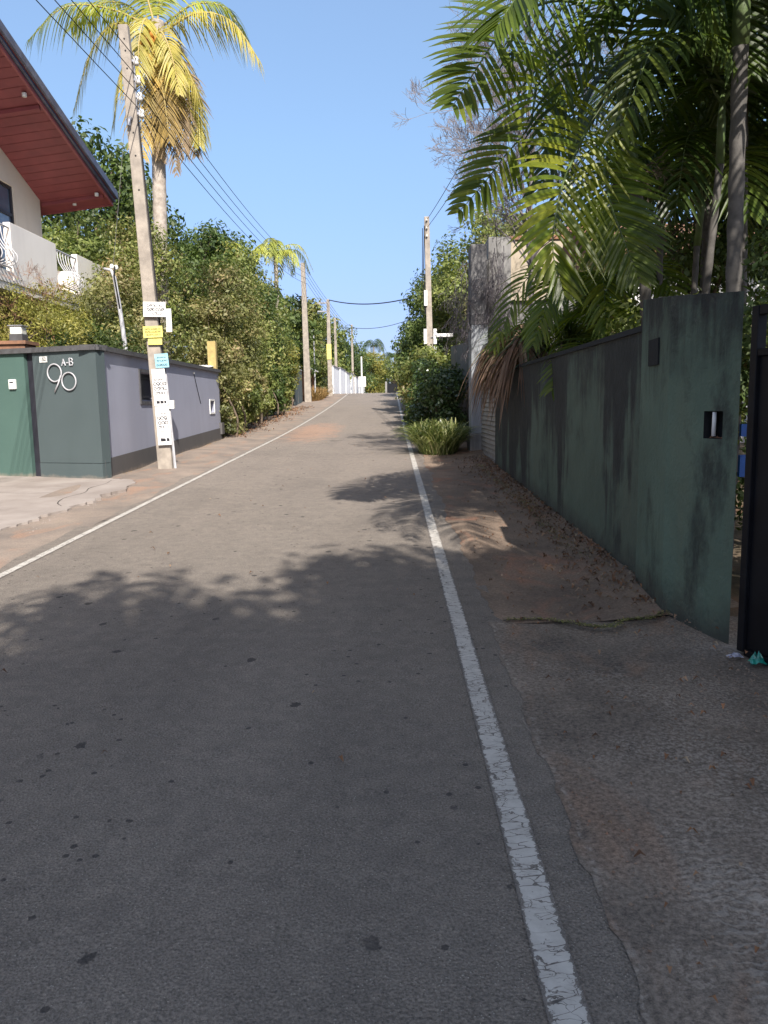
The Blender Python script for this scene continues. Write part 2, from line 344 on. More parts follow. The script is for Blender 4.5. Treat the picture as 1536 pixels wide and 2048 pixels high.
class MB:
    def __init__(s): s.v = []; s.f = []; s.r = []; s.uv = None
    def add(s, vs, fs, r=None):
        k = len(s.v); s.v += [tuple(x) for x in vs]; s.f += [tuple(i+k for i in f) for f in fs]
        s.r += [r if r is not None else .5]*len(vs); return s
    def box(s, a, b):
        x0, y0, z0 = a; x1, y1, z1 = b
        s.add([(x0,y0,z0),(x1,y0,z0),(x1,y1,z0),(x0,y1,z0),(x0,y0,z1),(x1,y0,z1),(x1,y1,z1),(x0,y1,z1)],
              [(3,2,1,0),(4,5,6,7),(0,1,5,4),(1,2,6,5),(2,3,7,6),(3,0,4,7)]); return s
    def hexa(s, bot, top):
        n = len(bot)
        s.add(list(bot)+list(top), [tuple(range(n))[::-1], tuple(range(n, 2*n))]+[(i, (i+1) % n, n+(i+1) % n, n+i) for i in range(n)]); return s
    def tube(s, pts, rad, n=6, cap=True, r=None):
        pts = [Vector(p) for p in pts]; k = len(pts)
        if not isinstance(rad, (list, tuple)): rad = [rad]*k
        V = []; up = Vector((0, 0, 1))
        T0 = (pts[1]-pts[0]).normalized()
        a = T0.cross(up)
        if a.length < .05: a = T0.cross(Vector((1, 0, 0)))
        a.normalize()
        for i, p in enumerate(pts):
            T = (pts[min(i+1, k-1)]-pts[max(i-1, 0)]).normalized()
            a = (a-T*a.dot(T)); a.normalize(); b = T.cross(a)
            for j in range(n):
                t = 2*PI*j/n; V.append(p+(a*math.cos(t)+b*math.sin(t))*rad[i])
        F = [(i*n+j, i*n+(j+1) % n, (i+1)*n+(j+1) % n, (i+1)*n+j) for i in range(k-1) for j in range(n)]
        if cap: F += [tuple(range(n))[::-1], tuple(range((k-1)*n, k*n))]
        s.add(V, F, r); return s
    def ribbon(s, pts, wd, nrm, r=None, fold=0.):
        pts = [Vector(p) for p in pts]; k = len(pts); V = []; F = []
        for i, p in enumerate(pts):
            T = (pts[min(i+1, k-1)]-pts[max(i-1, 0)]).normalized(); a = T.cross(nrm)
            if a.length < 1e-4: a = Vector((1, 0, 0))
            a.normalize(); N = a.cross(T)
            if fold: V += [p-a*wd[i]+N*fold*wd[i], p, p+a*wd[i]+N*fold*wd[i]]
            else: V += [p-a*wd[i], p+a*wd[i]]
        m = 3 if fold else 2
        for i in range(k-1):
            for j in range(m-1): F.append((i*m+j, i*m+j+1, (i+1)*m+j+1, (i+1)*m+j))
        s.add(V, F, r); return s
    def build(s, name, mat, parent=None, origin=None, smooth=False, bevel=0):
        me = bpy.data.meshes.new(name); me.from_pydata(s.v, [], s.f); me.update()
        if any(x != .5 for x in s.r):
            a = me.attributes.new('rnd', 'FLOAT', 'POINT'); a.data.foreach_set('value', s.r)
        o = finish(name, me, mat, parent, origin, smooth)
        if bevel:
            b = o.modifiers.new('bevel', 'BEVEL'); b.width = bevel; b.segments = 2; b.limit_method = 'ANGLE'
        return o
def smooth_curve(pts, n):
    P = [Vector(p) for p in pts]; P = [P[0]*2-P[1]]+P+[P[-1]*2-P[-2]]; out = []
    m = len(P)-3
    for i in range(n+1):
        u = i/n*m; k = min(int(u), m-1); t = u-k; a, b, c, d = P[k:k+4]
        out.append(.5*((2*b)+(c-a)*t+(2*a-5*b+4*c-d)*t*t+(3*b-a-3*c+d)*t**3))
    return out
def strip(name, xl, xr, y0, y1, dz, mat, step=1.0, nx=1, kind='structure', relief=None, label=None):
    ys = list(np.arange(y0, y1, step))+[y1]; V = []; F = []; U = []
    for y in ys:
        a = xl(y) if callable(xl) else xl; b = xr(y) if callable(xr) else xr
        for j in range(nx+1):
            x = a+(b-a)*j/nx; z = gz(y)+dz
            if relief: z += relief(x, y)
            V.append((x, y, z)); U.append(j/nx)
    m = nx+1
    for i in range(len(ys)-1):
        for j in range(nx): F.append((i*m+j, i*m+j+1, (i+1)*m+j+1, (i+1)*m+j))
    me = bpy.data.meshes.new(name); me.from_pydata(V, [], F); uvl = me.uv_layers.new(name='UVMap')
    for lp in me.loops: uvl.data[lp.index].uv = (U[lp.vertex_index], V[lp.vertex_index][1])
    o = finish(name, me, mat, None, None, True); o['kind'] = kind
    if label: o['label'] = label
    return o
def rng(seed): return np.random.default_rng(seed)
def clumps(c, rad, K, seed, shell=.55, low=-.75, r=(.22, .38)):
    g = rng(seed); c = np.array(c, float); rad = np.array(rad, float); out = []
    while len(out) < K:
        d = g.normal(size=3); d /= np.linalg.norm(d)
        if d[2] < low: continue
        rr = shell+(1-shell)*g.random()**.6
        out.append(np.append(c+d*rad*rr*(.86+.2*g.random()), rad.mean()*g.uniform(*r)))
    return np.array(out)
def leaves(name, cl, n, size, mat, parent=None, origin=None, seed=0, flat=.5, aspect=.5, droop=.25, kind=None):
    """n leaf blades spread through the clumps cl (x, y, z, r)"""
    g = rng(seed+99); K = len(cl); wts = cl[:, 3]**2; idx = g.choice(K, n, p=wts/wts.sum())
    d = g.normal(size=(n, 3)); d /= np.linalg.norm(d, axis=1)[:, None]
    rr = g.random(n)**.45
    p = cl[idx, :3]+d*(cl[idx, 3]*rr)[:, None]*np.array([1, 1, .75])
    nm = d*1.0+g.normal(size=(n, 3))*flat; nm[:, 2] += .5; nm /= np.linalg.norm(nm, axis=1)[:, None]
    a = g.normal(size=(n, 3)); a -= nm*(a*nm).sum(1)[:, None]; a[:, 2] -= droop; a /= np.linalg.norm(a, axis=1)[:, None]
    b = np.cross(nm, a); b /= np.linalg.norm(b, axis=1)[:, None]
    L = size*(.4+1.1*g.random(n)**1.3)[:, None]; W = L*aspect
    v = np.empty((n, 4, 3)); v[:, 0] = p-a*L*.5; v[:, 1] = p+b*W*.5+nm*L*.08; v[:, 2] = p+a*L*.5; v[:, 3] = p-b*W*.5+nm*L*.08
    me = bpy.data.meshes.new(name); me.vertices.add(4*n); me.vertices.foreach_set('co', v.reshape(-1))
    me.loops.add(4*n); me.loops.foreach_set('vertex_index', np.arange(4*n, dtype=np.int32))
    me.polygons.add(n); me.polygons.foreach_set('loop_start', np.arange(0, 4*n, 4, dtype=np.int32)); me.polygons.foreach_set('loop_total', np.full(n, 4, dtype=np.int32))
    me.update(calc_edges=True); me.validate()
    base = np.clip(g.random(K)[idx]*.7+g.random(n)*.45-.07, 0, 1)
    at = me.attributes.new('rnd', 'FLOAT', 'POINT'); at.data.foreach_set('value', np.repeat(base, 4).astype(np.float32))
    o = finish(name, me, mat, parent, origin)
    if kind: o['kind'] = kind
    return o
def branches(mb, base, cl, r0, seed, n=12, fork=.45):
    g = random.Random(seed); base = Vector(base); cc = [Vector(c[:3]) for c in cl]; g.shuffle(cc)
    cen = sum(cc, Vector())/len(cc); mid = base.lerp(cen, fork)
    mb.tube(smooth_curve([base-Vector((0, 0, .3)), base.lerp(mid, .5)+Vector((g.uniform(-.1, .1), g.uniform(-.1, .1), 0))*r0*6, mid, cen], 10), [r0*(1-.07*i) for i in range(11)], 8)
    for c in cc[:n]:
        s0 = base.lerp(cen, g.uniform(fork*.6, .9)); k = s0.lerp(c, .5)+Vector((0, 0, g.uniform(-.2, .25)))
        mb.tube(smooth_curve([s0, k, c], 5), [r0*.38*(1-.15*i) for i in range(6)], 5)
def tree(name, base, crown_c, rad, label, cat, mat, nl, size, K=40, seed=1, r0=.14, group=None, shell=.5, low=-.75, nb=14, aspect=.5, cr=(.22, .38)):
    t = empty(name, base, label, cat, group); cl = clumps(crown_c, rad, K, seed, shell, low, cr)
    mb = MB(); branches(mb, base, cl, r0, seed, nb); mb.build('trunk', M['bark'], t, smooth=True)
    leaves('crown', cl, nl, size, M[mat], t, seed=seed, aspect=aspect); return t
def lean_box(mb, p, q, u, w_, h): pass

# ------------------------------------------------------------------ THE SETTING
def x_road_l(y): return -3.58+.05*math.sin(y*1.3)+.03*math.sin(y*4.1)
gx = [-400, -120, -40, -16, -8, -4, 0, 4, 8, 16, 40, 120, 400]; gy = [-400, -100, -40]+list(range(-38, 64, 2))+[70, 90, 130, 200, 400, 900]
V = [(x, y, gz(y)-.03) for y in gy for x in gx]; m_ = len(gx)
mb = MB(); mb.add(V, [(i*m_+j, i*m_+j+1, (i+1)*m_+j+1, (i+1)*m_+j) for i in range(len(gy)-1) for j in range(m_-1)])
setp(mb.build('ground', M['soil']), kind='structure')
strip('road', x_road_l, .72, -30, 112, 0, M['asphalt'], .4, 3)
strip('road_verge', lambda y: -5.1 if y < 24 else -5.1-.06*(y-24), lambda y: -3.5, -20, 64, -.012, M['verge'], .25, 10,
      relief=lambda x, y: .02*math.sin(x*3.1+y*.7)*math.sin(y*1.9+x)+max(0, (-3.62-x))*.03)
strip('right_verge', lambda y: .64+.03*math.sin(y*2)+.015*math.sin(y*9), 2.3, 8.7, 66, .003, M['rverge'], .12, 14,
      relief=lambda x, y: .004*math.sin(x*7+y*2.3)*math.sin(y*3.1+x*5)+max(0, x-1.35)*.10*(.7+.3*math.sin(y*3)))
def rel_apron(x, y):
    k = min(1, max(0, (x-.62)/.5))
    # a shallow dip where the cement channel crosses
    return .002+k*(.010*math.sin(x*9+y*3.1)*math.sin(y*7.7)+.012*math.sin(x*3.3+1)*math.sin(y*1.7)+.05*max(0, x-1.2)*(.4+.6*math.sin(y*1.1+.5)))
def apron_far(x): return 5.02+.05*math.sin(x*6)-.12*(1-((x-1.25)/.6)**2)
strip('concrete_apron', lambda y: .62+.012*math.sin(y*7)+.01*math.sin(y*17)+.006*math.sin(y*41), 2.6, -12, 5.04, .002, M['apron'], .06, 30, relief=rel_apron)
strip('dirt_patch', lambda y: .66+.02*math.sin(y*5)+.01*math.sin(y*23), 2.3, 5.0, 8.9, .003, M['rverge'], .06, 20, relief=lambda x, y: .004*math.sin(x*8+y*3)*math.sin(y*4.1+x*4)+max(0, x-1.35)*.10)
strip('edge_line', lambda y: .425-.055, lambda y: .425+.055, -12, 62, .005, M['paint'], .5, 1)
strip('edge_line', lambda y: -3.4-.045, lambda y: -3.4+.045, -12, 62, .005, M['paint'], .5, 1)

# pale driveway slab in front of the entrance, broken edge
edge = [(-4.35, 3.0), (-4.42, 5.0), (-4.36, 6.2), (-4.46, 7.2), (-4.38, 8.1), (-4.43, 8.6), (-4.33, 9.1), (-4.36, 9.5), (-4.22, 9.9), (-4.28, 10.3), (-4.15, 10.7), (-4.2, 10.95), (-4.28, 11.3), (-4.13, 11.8), (-4.2, 12.2), (-4.26, 12.7), (-4.42, 13.05), (-4.75, 13.22)]
_g = random.Random(44); _e = []
for (xa, ya), (xb, yb) in zip(edge[:-1], edge[1:]):
    _n = max(2, int(abs(yb-ya)/.07))
    _e += [(xa+(xb-xa)*i/_n+_g.gauss(0, .018), ya+(yb-ya)*i/_n) for i in range(_n)]
edge = _e+[edge[-1]]
top = [(x, y, gz(y)+.035) for x, y in edge]+[(-6.3, 13.75, gz(13.75)+.035), (-8.6, 14.5, gz(14.5)+.035), (-8.6, 3, gz(3)+.035)]
mb = MB(); mb.hexa([(x, y, z-.08) for x, y, z in top], top); setp(mb.build('driveway', M['drive']), kind='structure')
mb = MB()
g = random.Random(4)
cp = [Vector((x, y, gz(y)+.037)) for x, y in [(-4.75, 13.0), (-4.68, 12.5), (-4.74, 12.0), (-4.62, 11.5), (-4.7, 11.0), (-4.6, 10.5), (-4.42, 10.2)]]
mb.ribbon(smooth_curve(cp, 20), [.003+.006*g.random() for _ in range(21)], Vector((0, 0, 1)))
cp = [Vector((x, y, gz(y)+.037)) for x, y in [(-4.95, 11.6), (-5.5, 11.5), (-6.2, 11.7), (-7.0, 11.5)]]
mb.ribbon(smooth_curve(cp, 12), [.002+.003*g.random() for _ in range(13)], Vector((0, 0, 1)))
setp(mb.build('driveway_crack', M['tar']), kind='structure')
# loose crumbs of broken edging beside the slab
mb = MB(); g = random.Random(9)
def pebble(mb, x, y, z, s, g, r=.5):
    V = [(x+s*g.uniform(.6, 1), y, z), (x, y+s*g.uniform(.6, 1), z), (x-s*g.uniform(.6, 1), y, z), (x, y-s*g.uniform(.6, 1), z), (x+g.uniform(-.3, .3)*s, y+g.uniform(-.3, .3)*s, z+s*g.uniform(.4, .9))]
    mb.add(V, [(0, 1, 4), (1, 2, 4), (2, 3, 4), (3, 0, 4)], r)
for _ in range(260):
    y = g.uniform(6, 13); k = min(range(len(edge)), key=lambda i: abs(edge[i][1]-y)); x = edge[k][0]+abs(g.gauss(0, .16))
    pebble(mb, x, y, gz(y)+.004, g.uniform(.003, .013), g)
o = mb.build('rubble', M['drive']); setp(o, 'pale crumbs of broken concrete along the driveway edge', 'rubble', kind='stuff')

# ------------------------------------------------------------------ LEFT: grey boundary wall
def wall_slab(mb, x0, x1, y0, y1, zt, below=.15, step=1.0):
    ys = list(np.arange(y0, y1, step))+[y1]
    for a, b in zip(ys[:-1], ys[1:]):
        mb.add([(x0, a, gz(a)-below), (x1, a, gz(a)-below), (x1, b, gz(b)-below), (x0, b, gz(b)-below), (x0, a, zt), (x1, a, zt), (x1, b, zt), (x0, b, zt)],
               [(3, 2, 1, 0), (4, 5, 6, 7), (0, 1, 5, 4), (1, 2, 6, 5), (2, 3, 7, 6), (3, 0, 4, 7)])
bw = empty('boundary_wall', (-4.95, 17.8, gz(17.8)), 'long lilac grey boundary wall with dark plinth behind the postered pole', 'wall')
# wall body with a real window niche and a meter niche left open
mb = MB()
WX0, WX1 = -5.17, -4.95
def seg(y0, y1, z0, z1, xa=WX0, xb=WX1, m=None): (m or mb).hexa([(xa, y0, z0), (xb, y0, z0), (xb, y1, z0), (xa, y1, z0)], [(xa, y0, z1), (xb, y0, z1), (xb, y1, z1), (xa, y1, z1)])
seg(13.30, 15.42, 0.2, 2.60); seg(15.42, 16.55, .2, 1.76); seg(15.42, 16.55, 2.33, 2.60); seg(16.55, 21.25, .2, 2.60)
seg(21.25, 21.75, .2, 1.48); seg(21.25, 21.75, 1.80, 2.60); seg(21.75, 22.5, .2, 2.60)
seg(15.42, 16.55, 1.76, 2.33, WX0, WX0+.06); seg(21.25, 21.75, 1.48, 1.80, WX0, WX0+.05)
mb.build('wall_body', M['grey_wall'], bw)
mb = MB()
for a, b in [(13.24, 15.5), (15.5, 17.8), (17.8, 20.1), (20.1, 22.49)]:
    mb.add([(-4.96, a, gz(a)-.1), (-4.925, a, gz(a)-.1), (-4.925, b, gz(b)-.1), (-4.96, b, gz(b)-.1), (-4.96, a, gz(a)+.36), (-4.925, a, gz(a)+.36), (-4.925, b, gz(b)+.36), (-4.96, b, gz(b)+.36)],
           [(3, 2, 1, 0), (4, 5, 6, 7), (0, 1, 5, 4), (1, 2, 6, 5), (2, 3, 7, 6), (3, 0, 4, 7)])
mb.build('plinth', M['plinth'], bw)
mb = MB(); mb.box((-5.24, 13.16, 2.60), (-4.88, 22.55, 2.65)); mb.box((-5.22, 13.17, 2.65), (-4.90, 22.54, 2.69)); mb.build('coping', M['coping'], bw)
nf = MB()
for a, b in [((-4.952, 15.36, 1.70), (-4.925, 15.42, 2.39)), ((-4.952, 16.55, 1.70), (-4.925, 16.61, 2.39)), ((-4.952, 15.42, 2.33), (-4.925, 16.55, 2.39)), ((-4.952, 15.42, 1.70), (-4.925, 16.55, 1.76))]: nf.box(a, b)
nfr = nf.build('niche_frame', M['coping'], bw, (-4.94, 15.98, 2.04))
mb = MB(); mb.box((-5.09, 15.5, 1.84), (-5.06, 16.47, 1.88)); mb.box((-5.09, 15.5, 2.22), (-5.06, 16.47, 2.25)); mb.box((-5.10, 15.43, 1.79), (-5.095, 16.54, 2.31)); mb.build('niche_panel', M['frame'], nfr)
mb = MB(); mb.box((-4.952, 21.21, 1.44), (-4.93, 21.25, 1.84)); mb.box((-4.952, 21.75, 1.44), (-4.93, 21.79, 1.84)); mb.box((-4.952, 21.25, 1.80), (-4.93, 21.75, 1.84)); mb.box((-4.952, 21.25, 1.44), (-4.93, 21.75, 1.48)); mb.build('meter_frame', M['white'], bw)
mb = MB(); mb.box((-5.10, 21.34, 1.52), (-5.0, 21.55, 1.77)); mb.build('meter', M['metal'], bw, bevel=.01)
mb = MB(); mb.box((-4.95, 19.6, 2.46), (-4.92, 19.66, 2.50)); mb.build('cable_clip', M['white'], bw)
mb = MB(); mb.tube(smooth_curve([(-4.935, 19.63, 2.47), (-4.935, 19.9, 2.1), (-4.935, 20.2, 1.72)], 8), .008, 5); mb.build('loose_cable', M['wire'], bw)
mb = MB(); mb.box((-5.0, 22.3, .85), (-4.87, 22.62, 1.18)); mb.build('corner_box', M['plinth'], bw, bevel=.01)

# green entrance panels with house number
CP = Vector((-4.95, 13.18, 0)); CQ = Vector((-6.22, 13.62, 0)); CR = Vector((-6.40, 13.69, 0)); CS = Vector((-7.28, 13.98, 0))
ew = empty('entrance_wall', (-5.9, 13.5, gz(13.5)), 'grey green gate wall with large 90 numeral beside driveway', 'wall')
def panel(a, b, z0, z1, thick, mat, name, push=0):
    d = (b-a).normalized(); n = Vector((-d.y, d.x, 0))
    if n.y > 0: n = -n
    a2 = a+n*push; b2 = b+n*push
    bot = [a2, b2, b2-n*thick, a2-n*thick]
    m = MB(); m.hexa([(p.x, p.y, z0) for p in bot], [(p.x, p.y, z1) for p in bot]); return m.build(name, mat, ew)
panel(CP+Vector((.0, -.004, 0)), CQ, .70, 2.60, .22, M['panel'], 'upper_panel', 0.0)
panel(CP+Vector((.0, -.004, 0)), CQ, .2, .692, .22, M['panel'], 'lower_panel', 0.006)
panel(CQ, CR, .2, 2.62, .16, M['frame'], 'groove', -.07)
panel(CR, CS, .2, 2.60, .22, M['panel2'], 'side_panel', .004)
for nm, zz0, zz1, ph in (('coping', 2.60, 2.65, .06), ('coping', 2.65, 2.69, .03)):
    panel(CP+Vector((.03, 0, 0)), CS, zz0, zz1, .30, M['coping'], nm, ph)
# frame along the panel for the numerals
pd = (CQ-CP).normalized(); pn = Vector((pd.y, -pd.x, 0));
if pn.y > 0: pn = -pn
def PP(u, z, off=.03):  # u metres from the wall corner to the left
    q = CP+pd*u+pn*off; return Vector((q.x, q.y, z))
def ring(mb, u, z, r, rad=.013, off=.03, n=28):
    pts = [PP(u+r*math.cos(2*PI*i/n), z+r*math.sin(2*PI*i/n), off) for i in range(n+1)]
    mb.tube(pts, rad, 6, False)
hn = empty('house_number', tuple(PP(.7, 2.15)), 'steel ring shaped 90 numerals with small letters A-B on green panel', 'house number')
mb = MB(); ring(mb, .86, 2.245, .148); mb.tube([PP(.725, 2.20), PP(.80, 2.05), PP(.885, 1.92)], .014, 6); mb.build('digit_nine', M['rail'], hn, smooth=True)
mb = MB(); ring(mb, .565, 2.095, .148); mb.build('digit_zero', M['rail'], hn, smooth=True)
def strokes(mb, u, z, s, segs, rad=.011, off=.02):
    for sg in segs: mb.tube([PP(u-x*s, z+y*s, off) for x, y in sg], rad, 5)
mb = MB(); strokes(mb, .70, 2.36, .11, [[(0, 0), (.35, 1), (.7, 0)], [(.15, .38), (.55, .38)]]); mb.build('letter_a', M['rail'], hn)
mb = MB(); strokes(mb, .60, 2.36, .11, [[(0, .42), (.35, .42)]]); mb.build('hyphen', M['rail'], hn)
mb = MB(); strokes(mb, .535, 2.36, .12, [[(0, 0), (0, 1)], [(0, 1), (.45, .95), (.55, .75), (.4, .54), (0, .5)], [(.4, .54), (.6, .3), (.5, .05), (0, 0)]]); mb.build('letter_b', M['rail'], hn)
def text_mesh(body, size):
    cu = bpy.data.curves.new('t', 'FONT'); cu.body = body; cu.size = size; cu.align_x = 'CENTER'; cu.align_y = 'CENTER'; cu.extrude = .001
    ob = bpy.data.objects.new('t', cu); C.objects.link(ob); dg = bpy.context.evaluated_depsgraph_get()
    me = bpy.data.meshes.new_from_object(ob.evaluated_get(dg)); bpy.data.objects.remove(ob); return me
npt = empty('number_plate', tuple(PP(1.10, 2.47)), 'tiny white plate reading 152 above the 90 numerals', 'plate')
mb = MB(); a, b = PP(1.18, 2.43, .004), PP(1.02, 2.43, .004)
q = [PP(1.18, 2.43, .0), PP(1.02, 2.43, .0), PP(1.02, 2.43, .012), PP(1.18, 2.43, .012)]
mb.hexa(q, [v+Vector((0, 0, .10)) for v in q]); mb.build('plate', M['white'], npt)
me = text_mesh('152', .085); ang = math.atan2(-pd.y, -pd.x)
me.transform(Matrix.Translation(PP(1.10, 2.48, .016)) @ Matrix.Rotation(ang, 4, 'Z') @ Matrix.Rotation(PI/2, 4, 'X')); finish('digits', me, M['ink'], npt, None)
pd2 = (CS-CR).normalized(); pn2 = Vector((pd2.y, -pd2.x, 0)); pn2 = -pn2 if pn2.y > 0 else pn2
def P2(u, z, off): q = CR+pd2*u+pn2*off; return Vector((q.x, q.y, z))
ic = empty('intercom', tuple(P2(.27, 2.05, .03)), 'small white intercom box on the green gate pier', 'intercom')
mb = MB(); q = [P2(.34, 1.99, .0), P2(.20, 1.99, .0), P2(.20, 1.99, .05), P2(.34, 1.99, .05)]; mb.hexa(q, [v+Vector((0, 0, .17)) for v in q]); mb.build('case', M['white'], ic, bevel=.008)
mb = MB(); q = [P2(.31, 2.10, .05), P2(.23, 2.10, .05), P2(.23, 2.10, .054), P2(.31, 2.10, .054)]; mb.hexa(q, [v+Vector((0, 0, .02)) for v in q]); mb.build('speaker_slot', M['ink'], ic)
# brick coloured pier and lamp behind
gp = empty('brown_pier', (-6.95, 14.35, gz(14.3)), 'brown topped gate pier under the square lamp', 'pier')
mb = MB(); mb.box((-7.4, 14.15, .3), (-6.58, 14.6, 2.80)); mb.build('pier_body', M['rust'], gp); mb = MB(); mb.box((-7.45, 14.1, 2.80), (-6.54, 14.65, 2.86)); mb.build('pier_cap', M['rust'], gp)
gl = empty('gate_lamp', (-6.72, 14.38, 2.92), 'square frosted lamp with dark base on brown pier', 'lamp')
mb = MB(); mb.box((-6.90, 14.25, 2.86), (-6.66, 14.49, 2.99)); mb.build('base', M['coping'], gl, bevel=.008)
mb = MB(); mb.box((-6.885, 14.265, 2.99), (-6.675, 14.475, 3.13)); mb.build('glass', M['lampglass'], gl, bevel=.01)
mb = MB(); mb.box((-6.91, 14.24, 3.13), (-6.65, 14.50, 3.15)); mb.build('lid', M['metal'], gl)
# dark gate at the far left
bg_ = empty('driveway_gate', (-7.9, 14.0, gz(14)), 'dark metal driveway gate at the left edge beyond the green pier', 'gate')
mb = MB(); mb.box((-8.9, 13.78, .5), (-7.27, 13.84, 2.25)); mb.build('gate_panel', M['black'], bg_)
for k in range(8):
    mb = MB(); x = -8.8+k*.2; mb.box((x, 13.75, .5), (x+.05, 13.779, 2.3)); mb.build('bar', M['black'], bg_)
# corrugated white sheet and wooden post at the far end of the grey wall
ws = MB(); V = []; F = []
for i in range(25):
    u = i/24; z = .018*math.sin(i*PI/2); V += [(-5.75+.62*u, 22.0, 2.75+z), (-5.72+.62*u, 23.0, 2.84+z)]
ws.add(V, [(2*i, 2*i+2, 2*i+3, 2*i+1) for i in range(24)])
o = ws.build('roof_sheet', M['white'], None, (-5.4, 22.6, 2.85)); md = o.modifiers.new('s', 'SOLIDIFY'); md.thickness = .02
setp(o, 'white corrugated sheet lying on top of the far end of the grey wall', 'sheet')
mb = MB(); mb.box((-5.27, 22.62, .6), (-5.03, 22.82, 3.5)); o = mb.build('wooden_post', M['wood'], None, (-5.15, 22.7, .6), bevel=.01)
setp(o, 'square yellowish post rising at the far end of the grey wall', 'post')

# ------------------------------------------------------------------ LEFT HOUSE
hs = empty('house', (-11, 14, gz(14)), 'two storey cream house with maroon sloping eaves', 'house')
def rz(x, y):
    """underside of the roof"""
    yy = y if y > 12.3 else 24.6-y
    return 7.42+.115*(x+9.72)-.36*(yy-22.5)
def prism(ys, x0, x1, zb, mat, name):
    m = MB()
    for a, b in zip(ys[:-1], ys[1:]):
        m.add([(x0, a, zb), (x1, a, zb), (x1, b, zb), (x0, b, zb), (x0, a, rz(x0, a)), (x1, a, rz(x1, a)), (x1, b, rz(x1, b)), (x0, b, rz(x0, b))],
              [(3, 2, 1, 0), (4, 5, 6, 7), (0, 1, 5, 4), (1, 2, 6, 5), (2, 3, 7, 6), (3, 0, 4, 7)])
    return m.build(name, mat, hs)
HX = -9.72
prism([3.0, 8, 12.3, 15, 18.4], -17, HX, .2, M['cream'], 'wall')
prism([18.4, 20.95], -17, HX-.25, .2, M['cream'], 'wall')
prism([20.95, 22.5], -17, HX, .2, M['cream'], 'wall')
def rzq(z, up): return [(HX-.25, 18.4, z), (HX, 18.4, z), (HX, 20.95, z), (HX-.25, 20.95, z)] if not up else [(HX-.25, 18.4, rz(HX-.25, 18.4)), (HX, 18.4, rz(HX, 18.4)), (HX, 20.95, rz(HX, 20.95)), (HX-.25, 20.95, rz(HX-.25, 20.95))]
mb = MB(); mb.hexa(rzq(7.37, 0), rzq(0, 1)); mb.build('wall', M['cream'], hs)
mb = MB(); mb.box((HX-.249, 18.4, .2), (HX, 20.95, 4.3)); mb.build('wall', M['cream'], hs)
wn = empty('window', (HX-.1, 19.7, 5.5), None, None); wn.parent = hs; wn.location = wn.location-hs.location
WL[wn.name] = Vector((HX-.1, 19.7, 5.5))
mb = MB()
for y in (18.4, 19.22, 20.04, 20.87): mb.box((HX-.14, y, 4.3), (HX-.04, y+.08, 7.37))
for z in (4.3, 6.6, 7.29): mb.box((HX-.135, 18.41, z), (HX-.045, 20.94, z+.08))
mb.build('frame', M['frame'], wn)
for y in (18.48, 19.30, 20.12):
    mb = MB(); mb.box((HX-.10, y, 4.38), (HX-.085, y+.74, 6.60)); mb.build('pane', M['glass'], wn)
    mb = MB(); mb.box((HX-.10, y, 6.68), (HX-.085, y+.74, 7.29)); mb.build('pane', M['glass'], wn)
# roof: maroon soffit boards, each its own; fascia, gutter, sheet above
def rx(y):  # eave edge x, slightly skew
    return -7.91-.062*(23.0-y)
yy_ = 23.05; k = 0 
while yy_ > 10.6:
    y1 = yy_; y0 = yy_-.27
    if y0 < 12.3 < y1: y0 = 12.3
    m = MB(); xs = (-17.4, rx(y0)-.03, rx(y1)-.03); d = .03
    m.hexa([(-17.4, y0+.028, rz(-17.4, y0)), (xs[1], y0+.028, rz(xs[1], y0)), (xs[2], y1, rz(xs[2], y1)), (-17.4, y1, rz(-17.4, y1))],
           [(-17.4, y0+.028, rz(-17.4, y0)+d), (xs[1], y0+.028, rz(xs[1], y0)+d), (xs[2], y1, rz(xs[2], y1)+d), (-17.4, y1, rz(-17.4, y1)+d)])
    m.build('soffit_board', M['maroon'], hs); yy_ = y0; k += 1
def slab(name, mat, z0, z1, ext, ya=23.1, yb=1.8, x_in=None):
    m = MB()
    for a, b in ((ya, 12.3), (12.3, yb)):
        xi = -17.5 if x_in is None else None
        def X(y): return rx(y)+ext
        def XI(y): return xi if xi is not None else rx(y)+x_in
        f = lambda x, y, dz: (x, y, rz(x, y)+dz)
        m.add([f(XI(a), a, z0), f(X(a), a, z0), f(X(b), b, z0), f(XI(b), b, z0), f(XI(a), a, z1), f(X(a), a, z1), f(X(b), b, z1), f(XI(b), b, z1)],
              [(0, 1, 2, 3), (7, 6, 5, 4), (1, 0, 4, 5), (2, 1, 5, 6), (3, 2, 6, 7), (0, 3, 7, 4)])
    return m.build(name, mat, hs)
slab('roof', M['roofing'], .05, .12, .10)
slab('fascia', M['maroon2'], -.04, .09, .03, x_in=-.02)
slab('fascia', M['maroon2'], .13, .20, .12, x_in=.06)
slab('roof_edge', M['roofing'], .125, .32, .18, x_in=.125)
m = MB(); q0 = [(-17.4, 23.06), (rx(23)-.02, 23.06), (rx(23)-.02, 23.1), (-17.4, 23.1)]; m.hexa([(x, y, rz(x, 23.05)-.05) for x, y in q0], [(x, y, rz(x, 23.05)+.12) for x, y in q0]); m.build('eave_board', M['maroon2'], hs)
for y in (22.6, 19.3, 16.1):
    q0 = [(HX, y), (rx(y)-.05, y), (rx(y)-.05, y+.07), (HX, y+.07)]
    m = MB(); m.hexa([(x, yy, rz(x, yy)-.09) for x, yy in q0], [(x, yy, rz(x, yy)-.002) for x, yy in q0]); m.build('rafter', M['maroon'], hs)
for x, y in ((-8.12, 22.5), (-8.85, 22.75), (-8.34, 18.9)):
    m = MB(); m.tube([(x, y, rz(x, y)-.02), (x, y, rz(x, y)-.10)], .055, 8); m.build('downlight', M['white'], hs)
